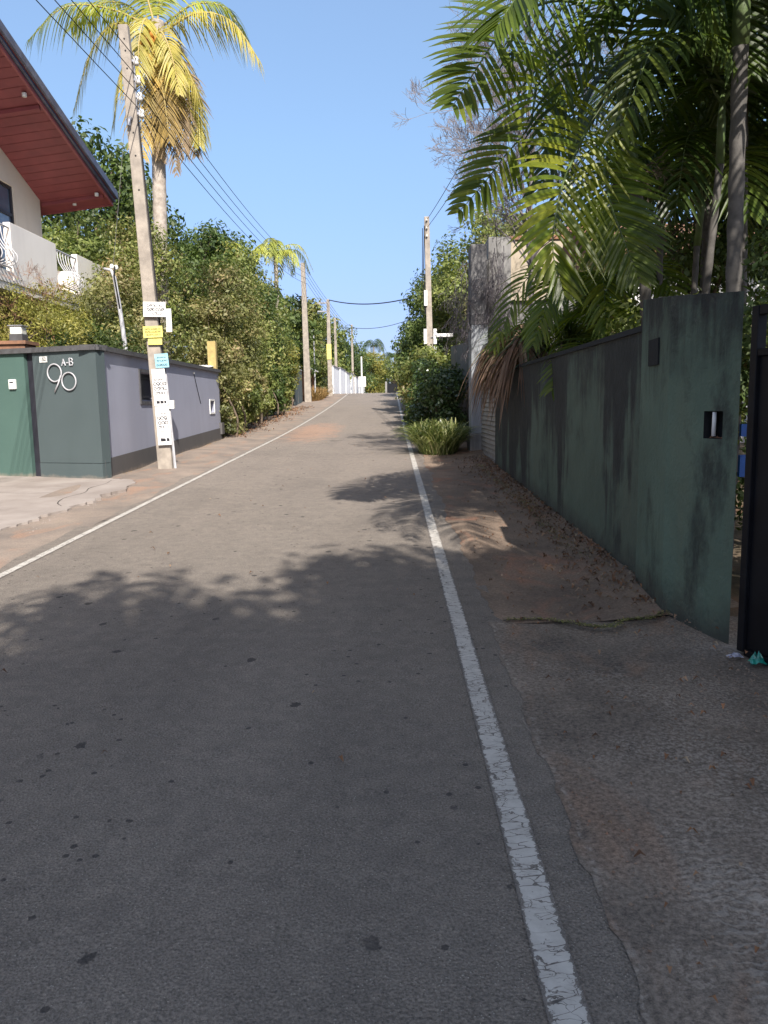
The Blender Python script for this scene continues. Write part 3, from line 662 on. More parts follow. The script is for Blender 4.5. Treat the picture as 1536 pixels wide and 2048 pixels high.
# balcony
def ubox(m, x0, x1, y0, y1, z0, z1): m.box((x0, y0, z0), (x1, y1, z1))
m = MB(); ubox(m, -9.72, -7.98, 8, 22.75, 4.12, 4.30); m.build('balcony_floor', M['parapet'], hs)
m = MB(); ubox(m, -8.1, -7.95, 16.85, 19.1, 4.28, 5.54); m.build('parapet', M['parapet'], hs, bevel=.01)
m = MB(); ubox(m, -8.1, -7.95, 20.35, 22.8, 4.28, 5.54); m.build('parapet', M['parapet'], hs, bevel=.01)
m = MB(); ubox(m, -8.07, -7.96, 8, 16.85, 4.28, 4.52); m.build('kerb', M['parapet'], hs); m = MB(); ubox(m, -8.07, -7.96, 19.1, 20.35, 4.28, 4.52); m.build('kerb', M['parapet'], hs); m = MB(); ubox(m, -10.5, -8.101, 22.68, 22.799, 4.28, 5.53); m.build('parapet', M['parapet'], hs)
for a, b in ((14.0, 16.83), (19.12, 20.33)):
    rl = MB(); rl.tube([(-7.98, a, 5.42), (-7.98, b, 5.42)], .022, 6); ro = rl.build('railing', M['rail'], hs, (-7.98, a, 4.6)); rl = MB(); rl.tube([(-7.98, a, 4.60), (-7.98, b, 4.60)], .018, 6); rl.build('bottom_rail', M['rail'], ro)
    y = a+.08
    while y < b-.03:
        c = [(-7.98, y, 5.42), (-7.95, y, 5.15), (-7.84, y, 4.95), (-7.74, y, 4.80), (-7.78, y, 4.66), (-7.98, y, 4.60)]
        m = MB(); m.tube(smooth_curve(c, 9), .014, 5); m.build('baluster', M['rail'], ro, smooth=True); y += .16

# ------------------------------------------------------------------ UTILITY POLES
def pole(name, base, topp, w0, w1, d0, d1, label, group='concrete utility poles along the lane', insul=None):
    b, t = Vector(base), Vector(topp); e = empty(name, base, label, 'utility pole', group)
    m = MB(); zb = b-Vector((0, 0, .3))
    def rct(c, w_, d): return [(c.x-w_/2, c.y-d/2, c.z), (c.x+w_/2, c.y-d/2, c.z), (c.x+w_/2, c.y+d/2, c.z), (c.x-w_/2, c.y+d/2, c.z)]
    m.hexa(rct(zb, w0, d0), rct(t, w1, d1)); m.build('shaft', M['concrete'], e, bevel=.015)
    return e
def at_pole(base, topp, z): b, t = Vector(base), Vector(topp); return b.lerp(t, (z-b.z)/(t.z-b.z))
PB = (-4.37, 14.98, .45); PT = (-4.72, 14.98, 8.45)
up = pole('utility_pole', PB, PT, .285, .175, .24, .14, 'tall leaning concrete utility pole plastered with posters beside the grey wall')
def pf(z): return at_pole(PB, PT, z)
def pw(z): return .285+(.175-.285)*(z-.45)/8.
def pdp(z): return (.24+(.14-.24)*(z-.45)/8.)/2
for i, z in enumerate((7.85, 7.53, 7.24, 6.95)):
    c = pf(z); x = c.x+pw(z)/2
    m = MB(); m.box((x, c.y-.03, z-.02), (x+.09, c.y+.03, z+.02)); br = m.build('bracket', M['metal'], up, (x, c.y, z))
    m = MB(); m.tube([(x+.07, c.y, z-.07), (x+.07, c.y, z-.03), (x+.07, c.y, z), (x+.07, c.y, z+.03), (x+.07, c.y, z+.07)], [.045, .055, .03, .055, .04], 10); m.build('insulator', M['porcelain'], br, smooth=True)
m = MB(); x = pf(7.4).x+pw(7.4)/2+.02; m.box((x-.018, 14.97, 6.8), (x, 15.0, 8.0)); m.build('insulator_rack', M['metal'], up)
for z in (8.2, 8.0, 7.7, 6.6, 6.2, 5.6):
    c = pf(z); m = MB(); m.tube([(c.x+.01, c.y-pdp(z)+.002, z), (c.x+.01, c.y-pdp(z)-.006, z)], .016, 8); m.build('bolt_hole', M['ink'], up)
m = MB(); c = pf(6.75); m.tube([(c.x-.02, c.y-.09, 6.85), (c.x-.03, c.y-.15, 6.8), (c.x-.04, c.y-.15, 6.7)], .035, 7); m.build('clamp', M['metal'], up)
m = MB(); pts = [pf(z)+Vector((pw(z)/2+.012, -.02, 0)) for z in (6.9, 5, 3.5, 2, .5)]; m.tube(pts, .014, 5); m.build('down_cable', M['wire'], up)
m = MB(); pts = [pf(z)+Vector((pw(z)/2+.02, -.03, 0)) for z in (2.3, 1.4, .4)]; m.tube(pts, .028, 6); m.build('conduit', M['rail'], up)
m = MB(); c = pf(1.68); m.box((c.x+.17, c.y-.1, 1.60), (c.x+.27, c.y-.02, 1.76)); m.build('junction_box', M['white'], up, bevel=.008)
# boards and posters
def board(name, mat, x0, x1, z0, z1, y, label, cat, tilt=0, thick=.008, rows=None, behind=None):
    cx, cz = (x0+x1)/2, (z0+z1)/2; e = empty(name, (cx, y, z0), label, cat)
    ca, sa = math.cos(tilt), math.sin(tilt)
    def T(x, z, yy): dx, dz = x-cx, z-cz; return (cx+dx*ca-dz*sa, yy, cz+dx*sa+dz*ca)
    m = MB(); m.hexa([T(x0, z0, y), T(x1, z0, y), T(x1, z0, y+thick), T(x0, z0, y+thick)], [T(x0, z1, y), T(x1, z1, y), T(x1, z1, y+thick), T(x0, z1, y+thick)]); m.build('sheet', mat, e)
    g = random.Random(hash(label) % 997 if False else len(label)*7+3)
    if rows:
        ink = MB()
        for (zc, h, xa, xb, kind_) in rows:
            x = xa
            while x < xb-h*.4:
                # round, looped letter forms
                r = h/2; c0 = (x+r*.9, zc)
                if kind_ == 'solid':
                    ww = g.uniform(.5, 1.3)*h; pts = [(x, zc), (x+ww, zc)]
                    ink.add([T(x, zc-h*.42, y-.002), T(x+ww, zc-h*.42, y-.002), T(x+ww, zc+h*.30, y-.002), T(x, zc+h*.42, y-.002)], [(0, 1, 2, 3)]); x += ww+h*.22; continue
                a0 = g.uniform(0, 2*PI); sw = g.uniform(3.8, 6.0); n = 9; P_ = []
                for i in range(n+1):
                    a = a0+sw*i/n; rr = r*(1-.35*i/n*(1 if g.random() < .2 else .2)); P_.append((c0[0]+rr*.85*math.cos(a), c0[1]+rr*math.sin(a)))
                if g.random() < .5: P_.append((c0[0]+r*.9, zc+r*g.choice((-.7, .9))))
                for (ax, az), (bx_, bz) in zip(P_[:-1], P_[1:]):
                    dx, dz = bx_-ax, bz-az; L = math.hypot(dx, dz) or 1; wx, wz = -dz/L*h*.10, dx/L*h*.10
                    ink.add([T(ax-wx, az-wz, y-.002), T(bx_-wx, bz-wz, y-.002), T(bx_+wx, bz+wz, y-.002), T(ax+wx, az+wz, y-.002)], [(0, 1, 2, 3)])
                x += h*.98
        ink.build('lettering', M['ink'], e)
    return e
board('sign_board', M['paper'], -4.61, -4.19, 3.31, 3.58, 14.80, 'white printed board, topmost on the leaning pole', 'sign', -.03, .012, [(3.51, .05, -4.54, -4.24, 'g'), (3.44, .055, -4.54, -4.24, 'g'), (3.37, .045, -4.44, -4.26, 'g')])
m = MB(); m.box((-4.26, 15.02, 3.05), (-4.15, 15.035, 3.48)); o = m.build('side_board', M['paper'], None, (-4.2, 15.02, 3.05)); setp(o, 'blank pale board sticking out right of the leaning pole behind white sign', 'sign')
board('sign_board', M['yellow'], -4.635, -4.27, 2.93, 3.14, 14.80, 'yellow printed board nailed below the white sign', 'sign', .02, .012, [(3.085, .028, -4.60, -4.31, 'g'), (3.035, .03, -4.60, -4.30, 'g'), (2.98, .03, -4.58, -4.31, 'g')])
m = MB(); m.box((-4.56, 14.825, 2.80), (-4.295, 14.832, 2.925)); o = m.build('paper_scrap', M['yellow'], None, (-4.43, 14.83, 2.8)); setp(o, 'faded yellow paper band right under the yellow board', 'poster')
board('poster', M['blue'], -4.44, -4.185, 2.37, 2.63, 14.79, 'pale blue torn poster on the leaning pole', 'poster', .06, .004, [(2.56, .022, -4.40, -4.22, 's'), (2.50, .03, -4.41, -4.22, 'g'), (2.42, .035, -4.42, -4.22, 'g')])
board('poster', M['paper'], -4.505, -4.255, 1.66, 2.35, 14.785, 'upper white paper poster with black lettering on the leaning pole', 'poster', .035, .003, [(2.22, .03, -4.46, -4.40, 'g'), (2.15, .04, -4.49, -4.30, 'g'), (2.07, .062, -4.49, -4.28, 'g'), (1.98, .062, -4.49, -4.28, 'g'), (1.90, .05, -4.48, -4.28, 'g'), (1.82, .012, -4.47, -4.28, 'solid'), (1.73, .065, -4.46, -4.28, 'solid')])
board('poster', M['paper'], -4.475, -4.22, .92, 1.65, 14.785, 'lower white paper poster with black lettering on the leaning pole', 'poster', .035, .003, [(1.52, .03, -4.45, -4.28, 'g'), (1.43, .065, -4.45, -4.26, 'g'), (1.34, .065, -4.44, -4.25, 'g'), (1.26, .05, -4.44, -4.25, 'g'), (1.18, .012, -4.43, -4.25, 'solid'), (1.02, .075, -4.42, -4.25, 'solid')])
m = MB(); c = pf(1.9); m.box((c.x+pw(1.9)/2+.001, c.y-.12, .95), (c.x+pw(1.9)/2+.006, c.y+.05, 2.3)); o = m.build('poster_strip', M['paper'], None, (c.x+.18, c.y, .95)); setp(o, 'torn white paper strip pasted round the right side of the leaning pole', 'poster')

P2B, P2T = (-5.22, 49, 1.95), (-5.30, 49, 10.3)
pole('utility_pole', P2B, P2T, .42, .26, .3, .2, 'thick pale pole standing before the green gate down the lane')
P3B, P3T = (-4.52, 58, 2.3), (-4.52, 58, 9.3)
p3 = pole('utility_pole', P3B, P3T, .34, .22, .26, .2, 'distant pole with yellow band in front of the white walls')
m = MB(); m.box((-4.70, 57.84, 5.0), (-4.36, 57.86, 6.1)); m.build('yellow_band', M['yellow'], p3)
m = MB(); m.box((-5.3, 57.95, 9.0), (-4.4, 58.05, 9.1)); m.box((-5.3, 57.95, 8.4), (-4.4, 58.05, 8.5)); m.build('crossarm', M['metal'], p3)
PRB, PRT = (1.63, 32, 1.1), (1.50, 32, 8.95)
pr = pole('utility_pole', PRB, PRT, .27, .2, .24, .18, 'right hand concrete pole with meter boxes rising from the shrubs')
for x, z0, z1 in ((1.36, 5.5, 6.1), (1.33, 4.0, 4.6), (1.72, 4.0, 4.6), (1.72, 3.5, 3.9)):
    m = MB(); m.box((x, 31.8, z0), (x+.13, 31.95, z1)); m.build('meter_box', M['white'], pr, bevel=.01)
m = MB(); m.tube([(1.62, 31.9, 4.25), (1.85, 31.8, 4.33)], .03, 6); lar = m.build('lamp_arm', M['metal'], pr)
m = MB(); m.box((1.83, 31.7, 4.26), (2.5, 31.85, 4.40)); m.build('street_light', M['white'], pr, bevel=.03)
m = MB(); m.tube([(1.40, 31.9, 8.6), (1.36, 31.9, 7), (1.42, 31.9, 5.2)], .02, 5); m.tube([(1.33, 31.9, 8.5), (1.30, 31.9, 6.5), (1.40, 31.9, 5.2)], .015, 5); m.build('down_cable', M['wire'], pr)
for i, z in enumerate((8.8, 8.5, 8.2)):
    m = MB(); m.tube([(1.5, 31.88, z), (1.5, 31.8, z)], .04, 7); m.build('insulator', M['porcelain'], pr)
for (x, y, h, lb) in ((-4.75, 68, 6.5, 'far thin pole before the middle of the white walls'), (-4.1, 84, 7.5, 'farthest left hand pole near the end of the lane')):
    pole('utility_pole', (x, y, gz(y)), (x, y, gz(y)+h), .26, .18, .2, .15, lb)
m = MB(); m.tube([(-5.05, 52, 1.9), (-5.06, 52, 6.6)], [.05, .035], 6); o = m.build('thin_post', M['rail'], None, (-5.05, 52, 1.9)); setp(o, 'thin pale post beside the dry grass down the lane', 'post')
m = MB(); m.tube([(-5.6, 46.2, 1.8), (-5.61, 46.2, 3.7)], [.11, .10], 8); o = m.build('concrete_stub', M['concrete'], None, (-5.6, 46.2, 1.8)); setp(o, 'short pale concrete post at the hedge end', 'post')

# service pole behind the grey wall
sp = empty('service_pole', (-5.73, 17, 2.4), 'slim pale service pole leaning behind the grey wall left of the big pole', 'pole')
m = MB(); m.tube([(-5.68, 17, 1.0), (-5.73, 17, 2.98), (-5.80, 17, 3.8), (-5.87, 17, 4.40), (-5.93, 17, 4.55), (-6.08, 17, 4.58)], [.05, .05, .045, .04, .035, .03], 8); m.build('tube', M['rail'], sp, smooth=True)
m = MB(); m.tube([(-5.78, 16.95, 3.75), (-5.86, 16.95, 4.42), (-5.83, 16.95, 4.62)], .02, 5); m.build('cable', M['wire'], sp)
for dx, dz in ((-.06, 4.62), (.03, 4.60)):
    m = MB(); m.tube([(-5.85+dx, 17, dz-.04), (-5.85+dx, 17, dz), (-5.85+dx, 17, dz+.05)], [.04, .05, .03], 8); m.build('insulator', M['porcelain'], sp)

# ------------------------------------------------------------------ WIRES
def wire(a, b, sag, lb, rad=.009, n=18):
    a, b = Vector(a), Vector(b); pts = []
    for i in range(n+1):
        t = i/n; p = a.lerp(b, t); p.z -= sag*4*t*(1-t); pts.append(p)
    m = MB(); m.tube(pts, rad, 4, False); o = m.build('overhead_wire', M['wire'], None, tuple(a)); setp(o, lb, 'wire', 'overhead wires'); return o
nm_ = ['top', 'second', 'third', 'lowest']
for i, z in enumerate((7.85, 7.53, 7.24, 6.95)):
    c = pf(z); a = (c.x+pw(z)/2+.08, 14.98, z+.03)
    wire((a[0]+.05, -22, z-.3+.05*i), a, .35, nm_[i]+' of the four wires running from the leaning pole over the camera side')
    wire(a, (-5.1+.02*i, 48.95, 10.0-.32*i), .55, nm_[i]+' of the four wires running from the leaning pole up the lane', .010)
    wire((-5.1+.02*i, 48.95, 10.0-.32*i), (-4.45, 57.95, 9.1-.25*i), .1, nm_[i]+' wire of the short span between the two farther poles', .012)
    wire((-4.45, 57.95, 9.1-.25*i), (-4.1, 84, 9.9-.25*i), .3, nm_[i]+' wire of the far span beyond the yellow banded pole', .014)
wire((-4.45, 57.95, 9.25), (2.2, 47, 8.1), .45, 'thick sagging cable crossing the lane high up', .035)
wire((-4.1, 84, 9.8), (1.6, 70, 9.0), .35, 'thin far cable crossing the lane low in the sky', .025)
wire((1.5, 31.85, 8.8), (3.4, 4, 8.6), .4, 'wire from the right hand pole going over the palms', .012)
wire((1.5, 31.85, 8.5), (3.6, 4, 8.2), .4, 'second wire from the right hand pole going over the palms', .012)
wire((-5.88, 17, 4.65), (-5.6, 17.6, 8.0), .05, 'thin drop wire rising from the slim service pole', .006)
wire((2.0, 17.4, 4.2), (3.6, 22, 4.35), .1, 'thin dark cable beside the weathered concrete column', .010)

# ------------------------------------------------------------------ PALM FROND BUILDER
def frond(pts, ref, nl, Lmax, wd, mat, parent, seed, miss=.03, droop=.35, v=.25, name='frond', rr=.014, rmat='shaft', fwd=.75, prof=None, clipp=.06, ang0=1.0):
    g = random.Random(seed); cv = smooth_curve(pts, 40); ref = Vector(ref).normalized(); n = len(cv); m = MB(); br = g.random()
    st = MB(); st.tube(cv[::2], [rr*(1-.85*i/(len(cv[::2])-1)) for i in range(len(cv[::2]))], 5, r=.5)
    for i in range(nl):
        u = clipp+(1-clipp)*(i+g.random()*.5)/nl; f = u*(n-1); k = min(int(f), n-2); p = cv[k].lerp(cv[k+1], f-k); T = (cv[k+1]-cv[k]).normalized()
        sd = T.cross(ref)
        if sd.length < .15: sd = Vector((1, 0, 0)).cross(T)
        sd.normalize(); N = sd.cross(T).normalized()
        pr_ = (math.sin(PI*(.12+.86*u)))**.6 if prof is None else prof(u)
        for s in (-1, 1):
            if g.random() < miss: continue
            L = Lmax*pr_*g.uniform(.86-miss*2, 1.08+miss); ww = wd*g.uniform(.8, 1.1)
            fw = fwd*(.35+1.5*u**1.5)
            d = (sd*s*ang0+T*fw+N*(v+g.uniform(-.1, .1))).normalized()
            P_ = []; nseg = 5
            for j in range(nseg+1):
                t = j/nseg; q = p+d*L*t; q.z -= droop*L*t*t*(1 if d.z > -.8 else .3); P_.append(q+Vector((g.uniform(-1, 1), g.uniform(-1, 1), g.uniform(-1, 1)))*.006*L*t)
            m.ribbon(P_, [ww*.35, ww*.95, ww, ww*.85, ww*.55, ww*.04], N, .45*br+.55*g.random(), fold=.35)
    fo = m.build(name, M[mat], parent); st.build('rachis', M[rmat], fo, tuple(wloc(fo)), smooth=True)
    return fo

# ------------------------------------------------------------------ COCONUT PALM (yellow)
cp_ = empty('coconut_palm', (-6.75, 23, gz(23)), 'tall yellowing coconut palm behind the leaning pole', 'palm')
m = MB(); tp = smooth_curve([(-6.75, 23, .2), (-6.6, 23, 4.5), (-6.48, 23, 8.4), (-6.33, 23, 11.5), (-6.31, 23, 12.2)], 60)
m.tube(tp, [.19+.10*math.exp(-i/6)+(.008 if i % 2 else 0) for i in range(61)], 12); m.build('trunk', M['palmbark'], cp_, smooth=True)
TOP = Vector((-6.32, 23, 11.9))
fr = [([(-6.39, 22.9, 12.0), (-7.48, 22.6, 12.37), (-8.59, 22.3, 12.29), (-9.49, 22.0, 11.35)], 'coco_g', .8),
      ([(-6.54, 22.9, 11.7), (-7.25, 22.6, 12.0), (-7.9, 22.3, 11.25), (-8.45, 22.1, 9.6)], 'coco_y', .7),
      ([(-6.12, 22.9, 11.9), (-5.13, 22.7, 12.25), (-4.17, 22.5, 11.94), (-3.45, 22.3, 10.9)], 'coco_y', .8),
      ([(-6.27, 22.8, 11.7), (-5.74, 22.5, 11.2), (-5.22, 22.4, 10.28), (-4.87, 22.4, 8.81)], 'coco_y', .6),
      ([(-6.41, 22.8, 11.6), (-6.6, 22.4, 10.9), (-6.65, 22.2, 9.8), (-6.65, 22.2, 8.4)], 'coco_o', .6),
      ([(-6.24, 23.1, 12.1), (-5.38, 23.4, 12.8), (-4.55, 23.6, 12.8), (-4.0, 23.8, 12.1)], 'coco_g', .8),
      ([(-6.52, 23.1, 12.1), (-7.3, 23.5, 12.9), (-8.25, 23.9, 13.1), (-9.2, 24.3, 12.7)], 'coco_g', .8),
      ([(-6.30, 22.8, 11.6), (-6.15, 22.4, 10.7), (-6.0, 22.2, 9.8), (-5.92, 22.2, 8.8)], 'coco_o', .6),
      ([(-6.35, 22.7, 11.9), (-6.42, 22.2, 11.9), (-6.5, 21.8, 11.1), (-6.5, 21.7, 10.2)], 'coco_y', .5),
      ([(-6.3, 22.9, 11.5), (-5.75, 22.8, 10.8), (-5.45, 22.8, 9.8), (-5.35, 22.8, 8.6)], 'coco_d', .6),
      ([(-6.3, 23, 12.2), (-6.1, 23, 13.2), (-5.6, 22.9, 13.9)], 'coco_g', .7),
      ([(-6.4, 23, 12.2), (-6.7, 22.9, 13.3), (-7.3, 22.8, 13.8)], 'coco_g', .7),
      ([(-6.3, 23.2, 11.9), (-6.2, 23.9, 12.0), (-6.1, 24.6, 10.9), (-6.1, 24.8, 9.3)], 'coco_o', .7),
      ([(-6.3, 22.9, 11.5), (-6.1, 22.6, 10.6), (-5.95, 22.5, 9.6), (-5.85, 22.5, 8.0)], 'coco_d', .45),
      ([(-6.2, 22.8, 11.5), (-5.9, 22.6, 10.8), (-5.7, 22.5, 9.8), (-5.62, 22.5, 8.4)], 'coco_d', .55),
      ([(-6.35, 22.9, 11.2), (-6.4, 22.7, 10.0), (-6.4, 22.6, 9.3), (-6.3, 22.6, 8.5)], 'coco_d', .5),
      ([(-6.2, 22.9, 11.3), (-5.6, 22.7, 10.4), (-5.4, 22.6, 9.6), (-5.2, 22.6, 8.8)], 'coco_y', .5),
      ([(-6.45, 22.9, 11.5), (-6.95, 22.6, 11.3), (-7.25, 22.4, 10.4), (-7.5, 22.3, 9.2)], 'coco_y', .6),
      ([(-6.3, 22.75, 11.7), (-6.0, 22.3, 11.6), (-5.7, 22.0, 10.9), (-5.5, 21.9, 9.9)], 'coco_y', .5)]
for i, (p, mt, L) in enumerate(fr):
    dd = Vector(p[-1])-Vector(p[0]); hd = Vector((dd.x, dd.y, 0))
    ref = (0, 0, 1) if hd.length > 1.2 else (0, -1, .1)
    frond(p, ref, 54, L*1.15, .022, mt, cp_, 50+i, miss=.14, droop=.95 if ref[2] == 1 else .7, v=.1, rr=.035, rmat='wood', fwd=.7)
for i, (dx, dy, dz) in enumerate([(-.28, -.2, -.25), (-.12, -.3, -.38), (-.33, -.1, -.5), (.1, -.3, -.3), (.26, -.15, -.45), (-.1, -.25, -.1), (-.4, 0, -.3)]):
    c = TOP+Vector((dx, dy, dz)); m = MB(); m.tube([c+Vector((0, 0, z)) for z in (-.15, -.12, -.05, .05, .12, .15)], [.02, .08, .12, .12, .07, .02], 9); m.build('coconut', M['coconut'], cp_, smooth=True)

# ------------------------------------------------------------------ LEFT VEGETATION
LH = 'leafy shrubs of the left hand hedge'
def shrub(base, c, rad, label, mat, nl, size, K, seed, group=LH, name='hedge_shrub', low=-1, r0=.05, nb=12, aspect=.5, cr=(.22, .4)):
    return tree(name, base, c, rad, label, 'shrub', mat, nl, size, K, seed, r0, group, .35, low, nb, aspect, cr)
shrub((-5.7, 24.3, .7), (-5.75, 24.4, 3.0), (1.15, 1.5, 2.5), 'tall olive shrub spilling over the far end of the grey wall', 'leaf_olive', 16000, .105, 60, 11, cr=(.25, .42))
shrub((-5.6, 27.2, .8), (-5.7, 27.4, 3.6), (1.2, 1.7, 3.0), 'second hedge shrub up the lane from the grey wall', 'leaf_olive', 16000, .115, 60, 12, cr=(.25, .42))
shrub((-5.9, 30.8, 1.0), (-6.0, 31, 4.4), (1.4, 1.9, 3.6), 'tallest mid green hedge shrub, third from the grey wall', 'leaf_mid', 16000, .125, 60, 13, cr=(.25, .42))
shrub((-6.1, 35, 1.2), (-6.2, 35, 4.4), (1.4, 2.1, 3.3), 'fourth hedge shrub from the grey wall, dark green', 'leaf_dark', 15000, .14, 55, 14, cr=(.25, .42))
shrub((-6.2, 39.5, 1.4), (-6.3, 39.5, 4.6), (1.3, 2.2, 3.4), 'fifth hedge shrub from the grey wall', 'leaf_mid', 13000, .15, 50, 15, cr=(.25, .42))
shrub((-6.0, 43, 1.6), (-6.1, 43, 3.8), (.8, 1.4, 2.3), 'light yellow green shrub closing the hedge before the green gate', 'leaf_yellow', 8000, .14, 35, 16, cr=(.28, .42))
for i_, (x_, y_, mt_) in enumerate([(-5.0, 23.6, 'leaf_olive'), (-5.15, 26.2, 'leaf_mid'), (-5.2, 28.9, 'leaf_olive'), (-5.3, 32.0, 'leaf_mid'), (-5.4, 35.6, 'leaf_dark'), (-5.6, 39.4, 'leaf_mid')]):
    shrub((x_, y_, gz(y_)), (x_, y_, gz(y_)+1.15), (.62, 1.5, 1.15), ['low spreading shrub touching the end of the grey wall', 'low shrub at the hedge foot, second from the grey wall', 'low shrub at the hedge foot, third from the grey wall', 'low shrub at the hedge foot, fourth from the grey wall', 'low dark shrub at the hedge foot, fifth from the grey wall', 'low shrub at the hedge foot nearest the green gate'][i_], mt_, 6500, .10+.01*i_, 34, 140+i_, 'low shrubs at the foot of the left hedge', 'low_shrub', cr=(.2, .38))
# bare stems visible at the hedge foot
for k in range(9):
    g = random.Random(k); y = 23.2+k*2.1; x = -4.75-.05*k+g.uniform(-.1, .1); z = gz(y)
    m = MB(); m.tube(smooth_curve([(x, y, z-.1), (x+g.uniform(-.15, .15), y, z+.6), (x-.3, y+g.uniform(-.3, .3), z+1.5)], 6), [.045, .042, .04, .035, .03, .027, .02], 6)
    o = m.build('sapling', M['bark'], None, (x, y, z), smooth=True); setp(o, 'bare crooked sapling stem at the hedge foot, '+['nearest the grey wall', 'second from the grey wall', 'third from the grey wall', 'fourth from the grey wall', 'middle of the row', 'fourth from the green gate', 'third from the green gate', 'second from the green gate', 'nearest the green gate'][k], 'sapling', 'bare saplings at the hedge foot')
# behind the grey wall
VB = 'bushes behind the grey wall'
shrub((-6.5, 19.2, .6), (-6.5, 19.3, 3.4), (1.0, 1.6, 1.9), 'olive bush behind the grey wall right of the big pole', 'leaf_olive', 15000, .085, 55, 21, VB, 'garden_bush')
shrub((-6.9, 21.8, .6), (-6.9, 21.8, 4.3), (1.2, 1.6, 2.6), 'higher mid green bush behind the grey wall', 'leaf_mid', 16000, .095, 60, 22, VB, 'garden_bush')
shrub((-7.6, 19.0, .6), (-7.4, 19.0, 2.9), (1.0, 1.6, 1.3), 'dark bush below the far balcony parapet', 'leaf_dark', 11000, .08, 45, 23, VB, 'garden_bush')
shrub((-7.0, 15.9, .5), (-7.0, 16.0, 3.0), (1.3, 1.2, .95), 'yellow green wispy bush behind the number panel', 'leaf_yellow', 9000, .07, 45, 24, VB, 'garden_bush', aspect=.3)
shrub((-8.0, 16.6, .5), (-8.2, 16.8, 3.4), (1.5, 1.3, .9), 'yellow green wispy bush below the near balcony', 'leaf_yellow', 8000, .07, 45, 25, VB, 'garden_bush', aspect=.3)
shrub((-6.3, 16.4, .5), (-6.2, 16.9, 2.75), (1.0, 1.5, .6), 'low dark bush just above the coping left of the big pole', 'leaf_dark', 9000, .07, 40, 26, VB, 'garden_bush')
# vine sprays in front of the balcony
m = MB(); g = random.Random(8)
def twigs(m, p, d, L, r, depth, g, spread=.6, up_=.1, rr=None, seg=3, rmin=.0025):
    p = Vector(p); d = Vector(d).normalized(); pts = [p.copy()]; dd = d.copy()
    for i in range(seg):
        dd = (dd+Vector((g.uniform(-1, 1), g.uniform(-1, 1), g.uniform(-1, 1)))*.22+Vector((0, 0, up_*.3))).normalized(); p = p+dd*L/seg; pts.append(p.copy())
    m.tube(pts, [max(rmin, r*(1-.4*i/seg)) for i in range(seg+1)], 3 if r < .02 else 5, False)
    if depth <= 0: return
    nb = g.choice((2, 3, 3)) if depth > 1 else g.choice((2, 3, 4))
    for k in range(nb):
        q = pts[-1] if k < 2 else pts[g.randint(1, seg)]
        nd = (dd+Vector((g.uniform(-1, 1), g.uniform(-1, 1), g.uniform(-1, 1)))*spread).normalized()
        twigs(m, q, nd, L*g.uniform(.62, .82), r*.62, depth-1, g, spread, up_, rr, seg, rmin)
def bare(name, base, d, L, r, depth, seed, label, spread=.6, up_=.1, cat='tree', mat='twig', group=None, rmin=.0025, extra=()):
    g = random.Random(seed); m = MB(); e = empty(name, base, label, cat, group)
    twigs(m, Vector(base)-Vector((0, 0, .1)), d, L, r, depth, g, spread, up_, rmin=rmin)
    for (p, dd, l2, r2, dp) in extra: twigs(m, p, dd, l2, r2, dp, g, spread, up_, rmin=rmin)
    m.build('branches', M[mat], e); return e
bare('wispy_shrub', (-7.3, 16.9, 2.6), (0, 0, 1), .7, .02, 6, 5, 'sparse twiggy shrub in front of the cream parapet', .75, .2, 'shrub', 'rust')
bare('wispy_shrub', (-7.2, 18.6, 2.6), (0, 0, 1), .7, .02, 6, 6, 'second sparse twiggy shrub before the far parapet', .75, .2, 'shrub', 'bark')
cl = clumps((-7.4, 18.2, 3.9), (.5, 2.3, .8), 50, 77, .3, -1, (.12, .25)); e = empty('climbing_vine', (-7.4, 18.2, 1), 'thin small leaved vine scattered over the balcony front', 'vine'); leaves('foliage', cl, 3500, .055, M['leaf_yellow'], e, seed=3)
m = MB(); branches(m, (-7.4, 18.2, .6), cl, .02, 3, 14); m.build('stems', M['bark'], e)
# trees behind
BT = 'trees behind the house and hedge'
tree('broadleaf_tree', (-13.5, 34, 1), (-12.8, 35, 9.2), (3.3, 3, 4.2), 'tall dark tree rising beside the maroon eave', 'tree', 'leaf_dark', 16000, .26, 60, 31, .25, BT)
tree('broadleaf_tree', (-9.6, 33, 1), (-9.2, 33.5, 7.0), (2.6, 2.8, 3.3), 'dark rounded tree behind the coconut trunk', 'tree', 'leaf_dark', 16000, .2, 55, 32, .2, BT)
tree('broadleaf_tree', (-12, 28, 1), (-11.2, 28, 5.6), (2.4, 2.6, 2.9), 'bright green tree behind the balcony gap', 'tree', 'leaf_mid', 16000, .15, 55, 33, .18, BT)
tree('broadleaf_tree', (-9.5, 42, 1.5), (-9.2, 42, 7.5), (2.6, 3, 3.5), 'dark tree behind the tallest hedge shrub', 'tree', 'leaf_dark', 12000, .24, 50, 34, .2, BT)
tree('broadleaf_tree', (-17, 38, 1.5), (-17, 38, 6.5), (4, 3, 4.5), 'wide tree far left behind the house', 'tree', 'leaf_mid', 12000, .28, 50, 35, .25, BT)
tree('broadleaf_tree', (-8.3, 26, .8), (-8.3, 26, 4.2), (1.8, 2.0, 2.9), 'green tree right behind the service pole', 'tree', 'leaf_mid', 16000, .12, 55, 36, .14, BT)
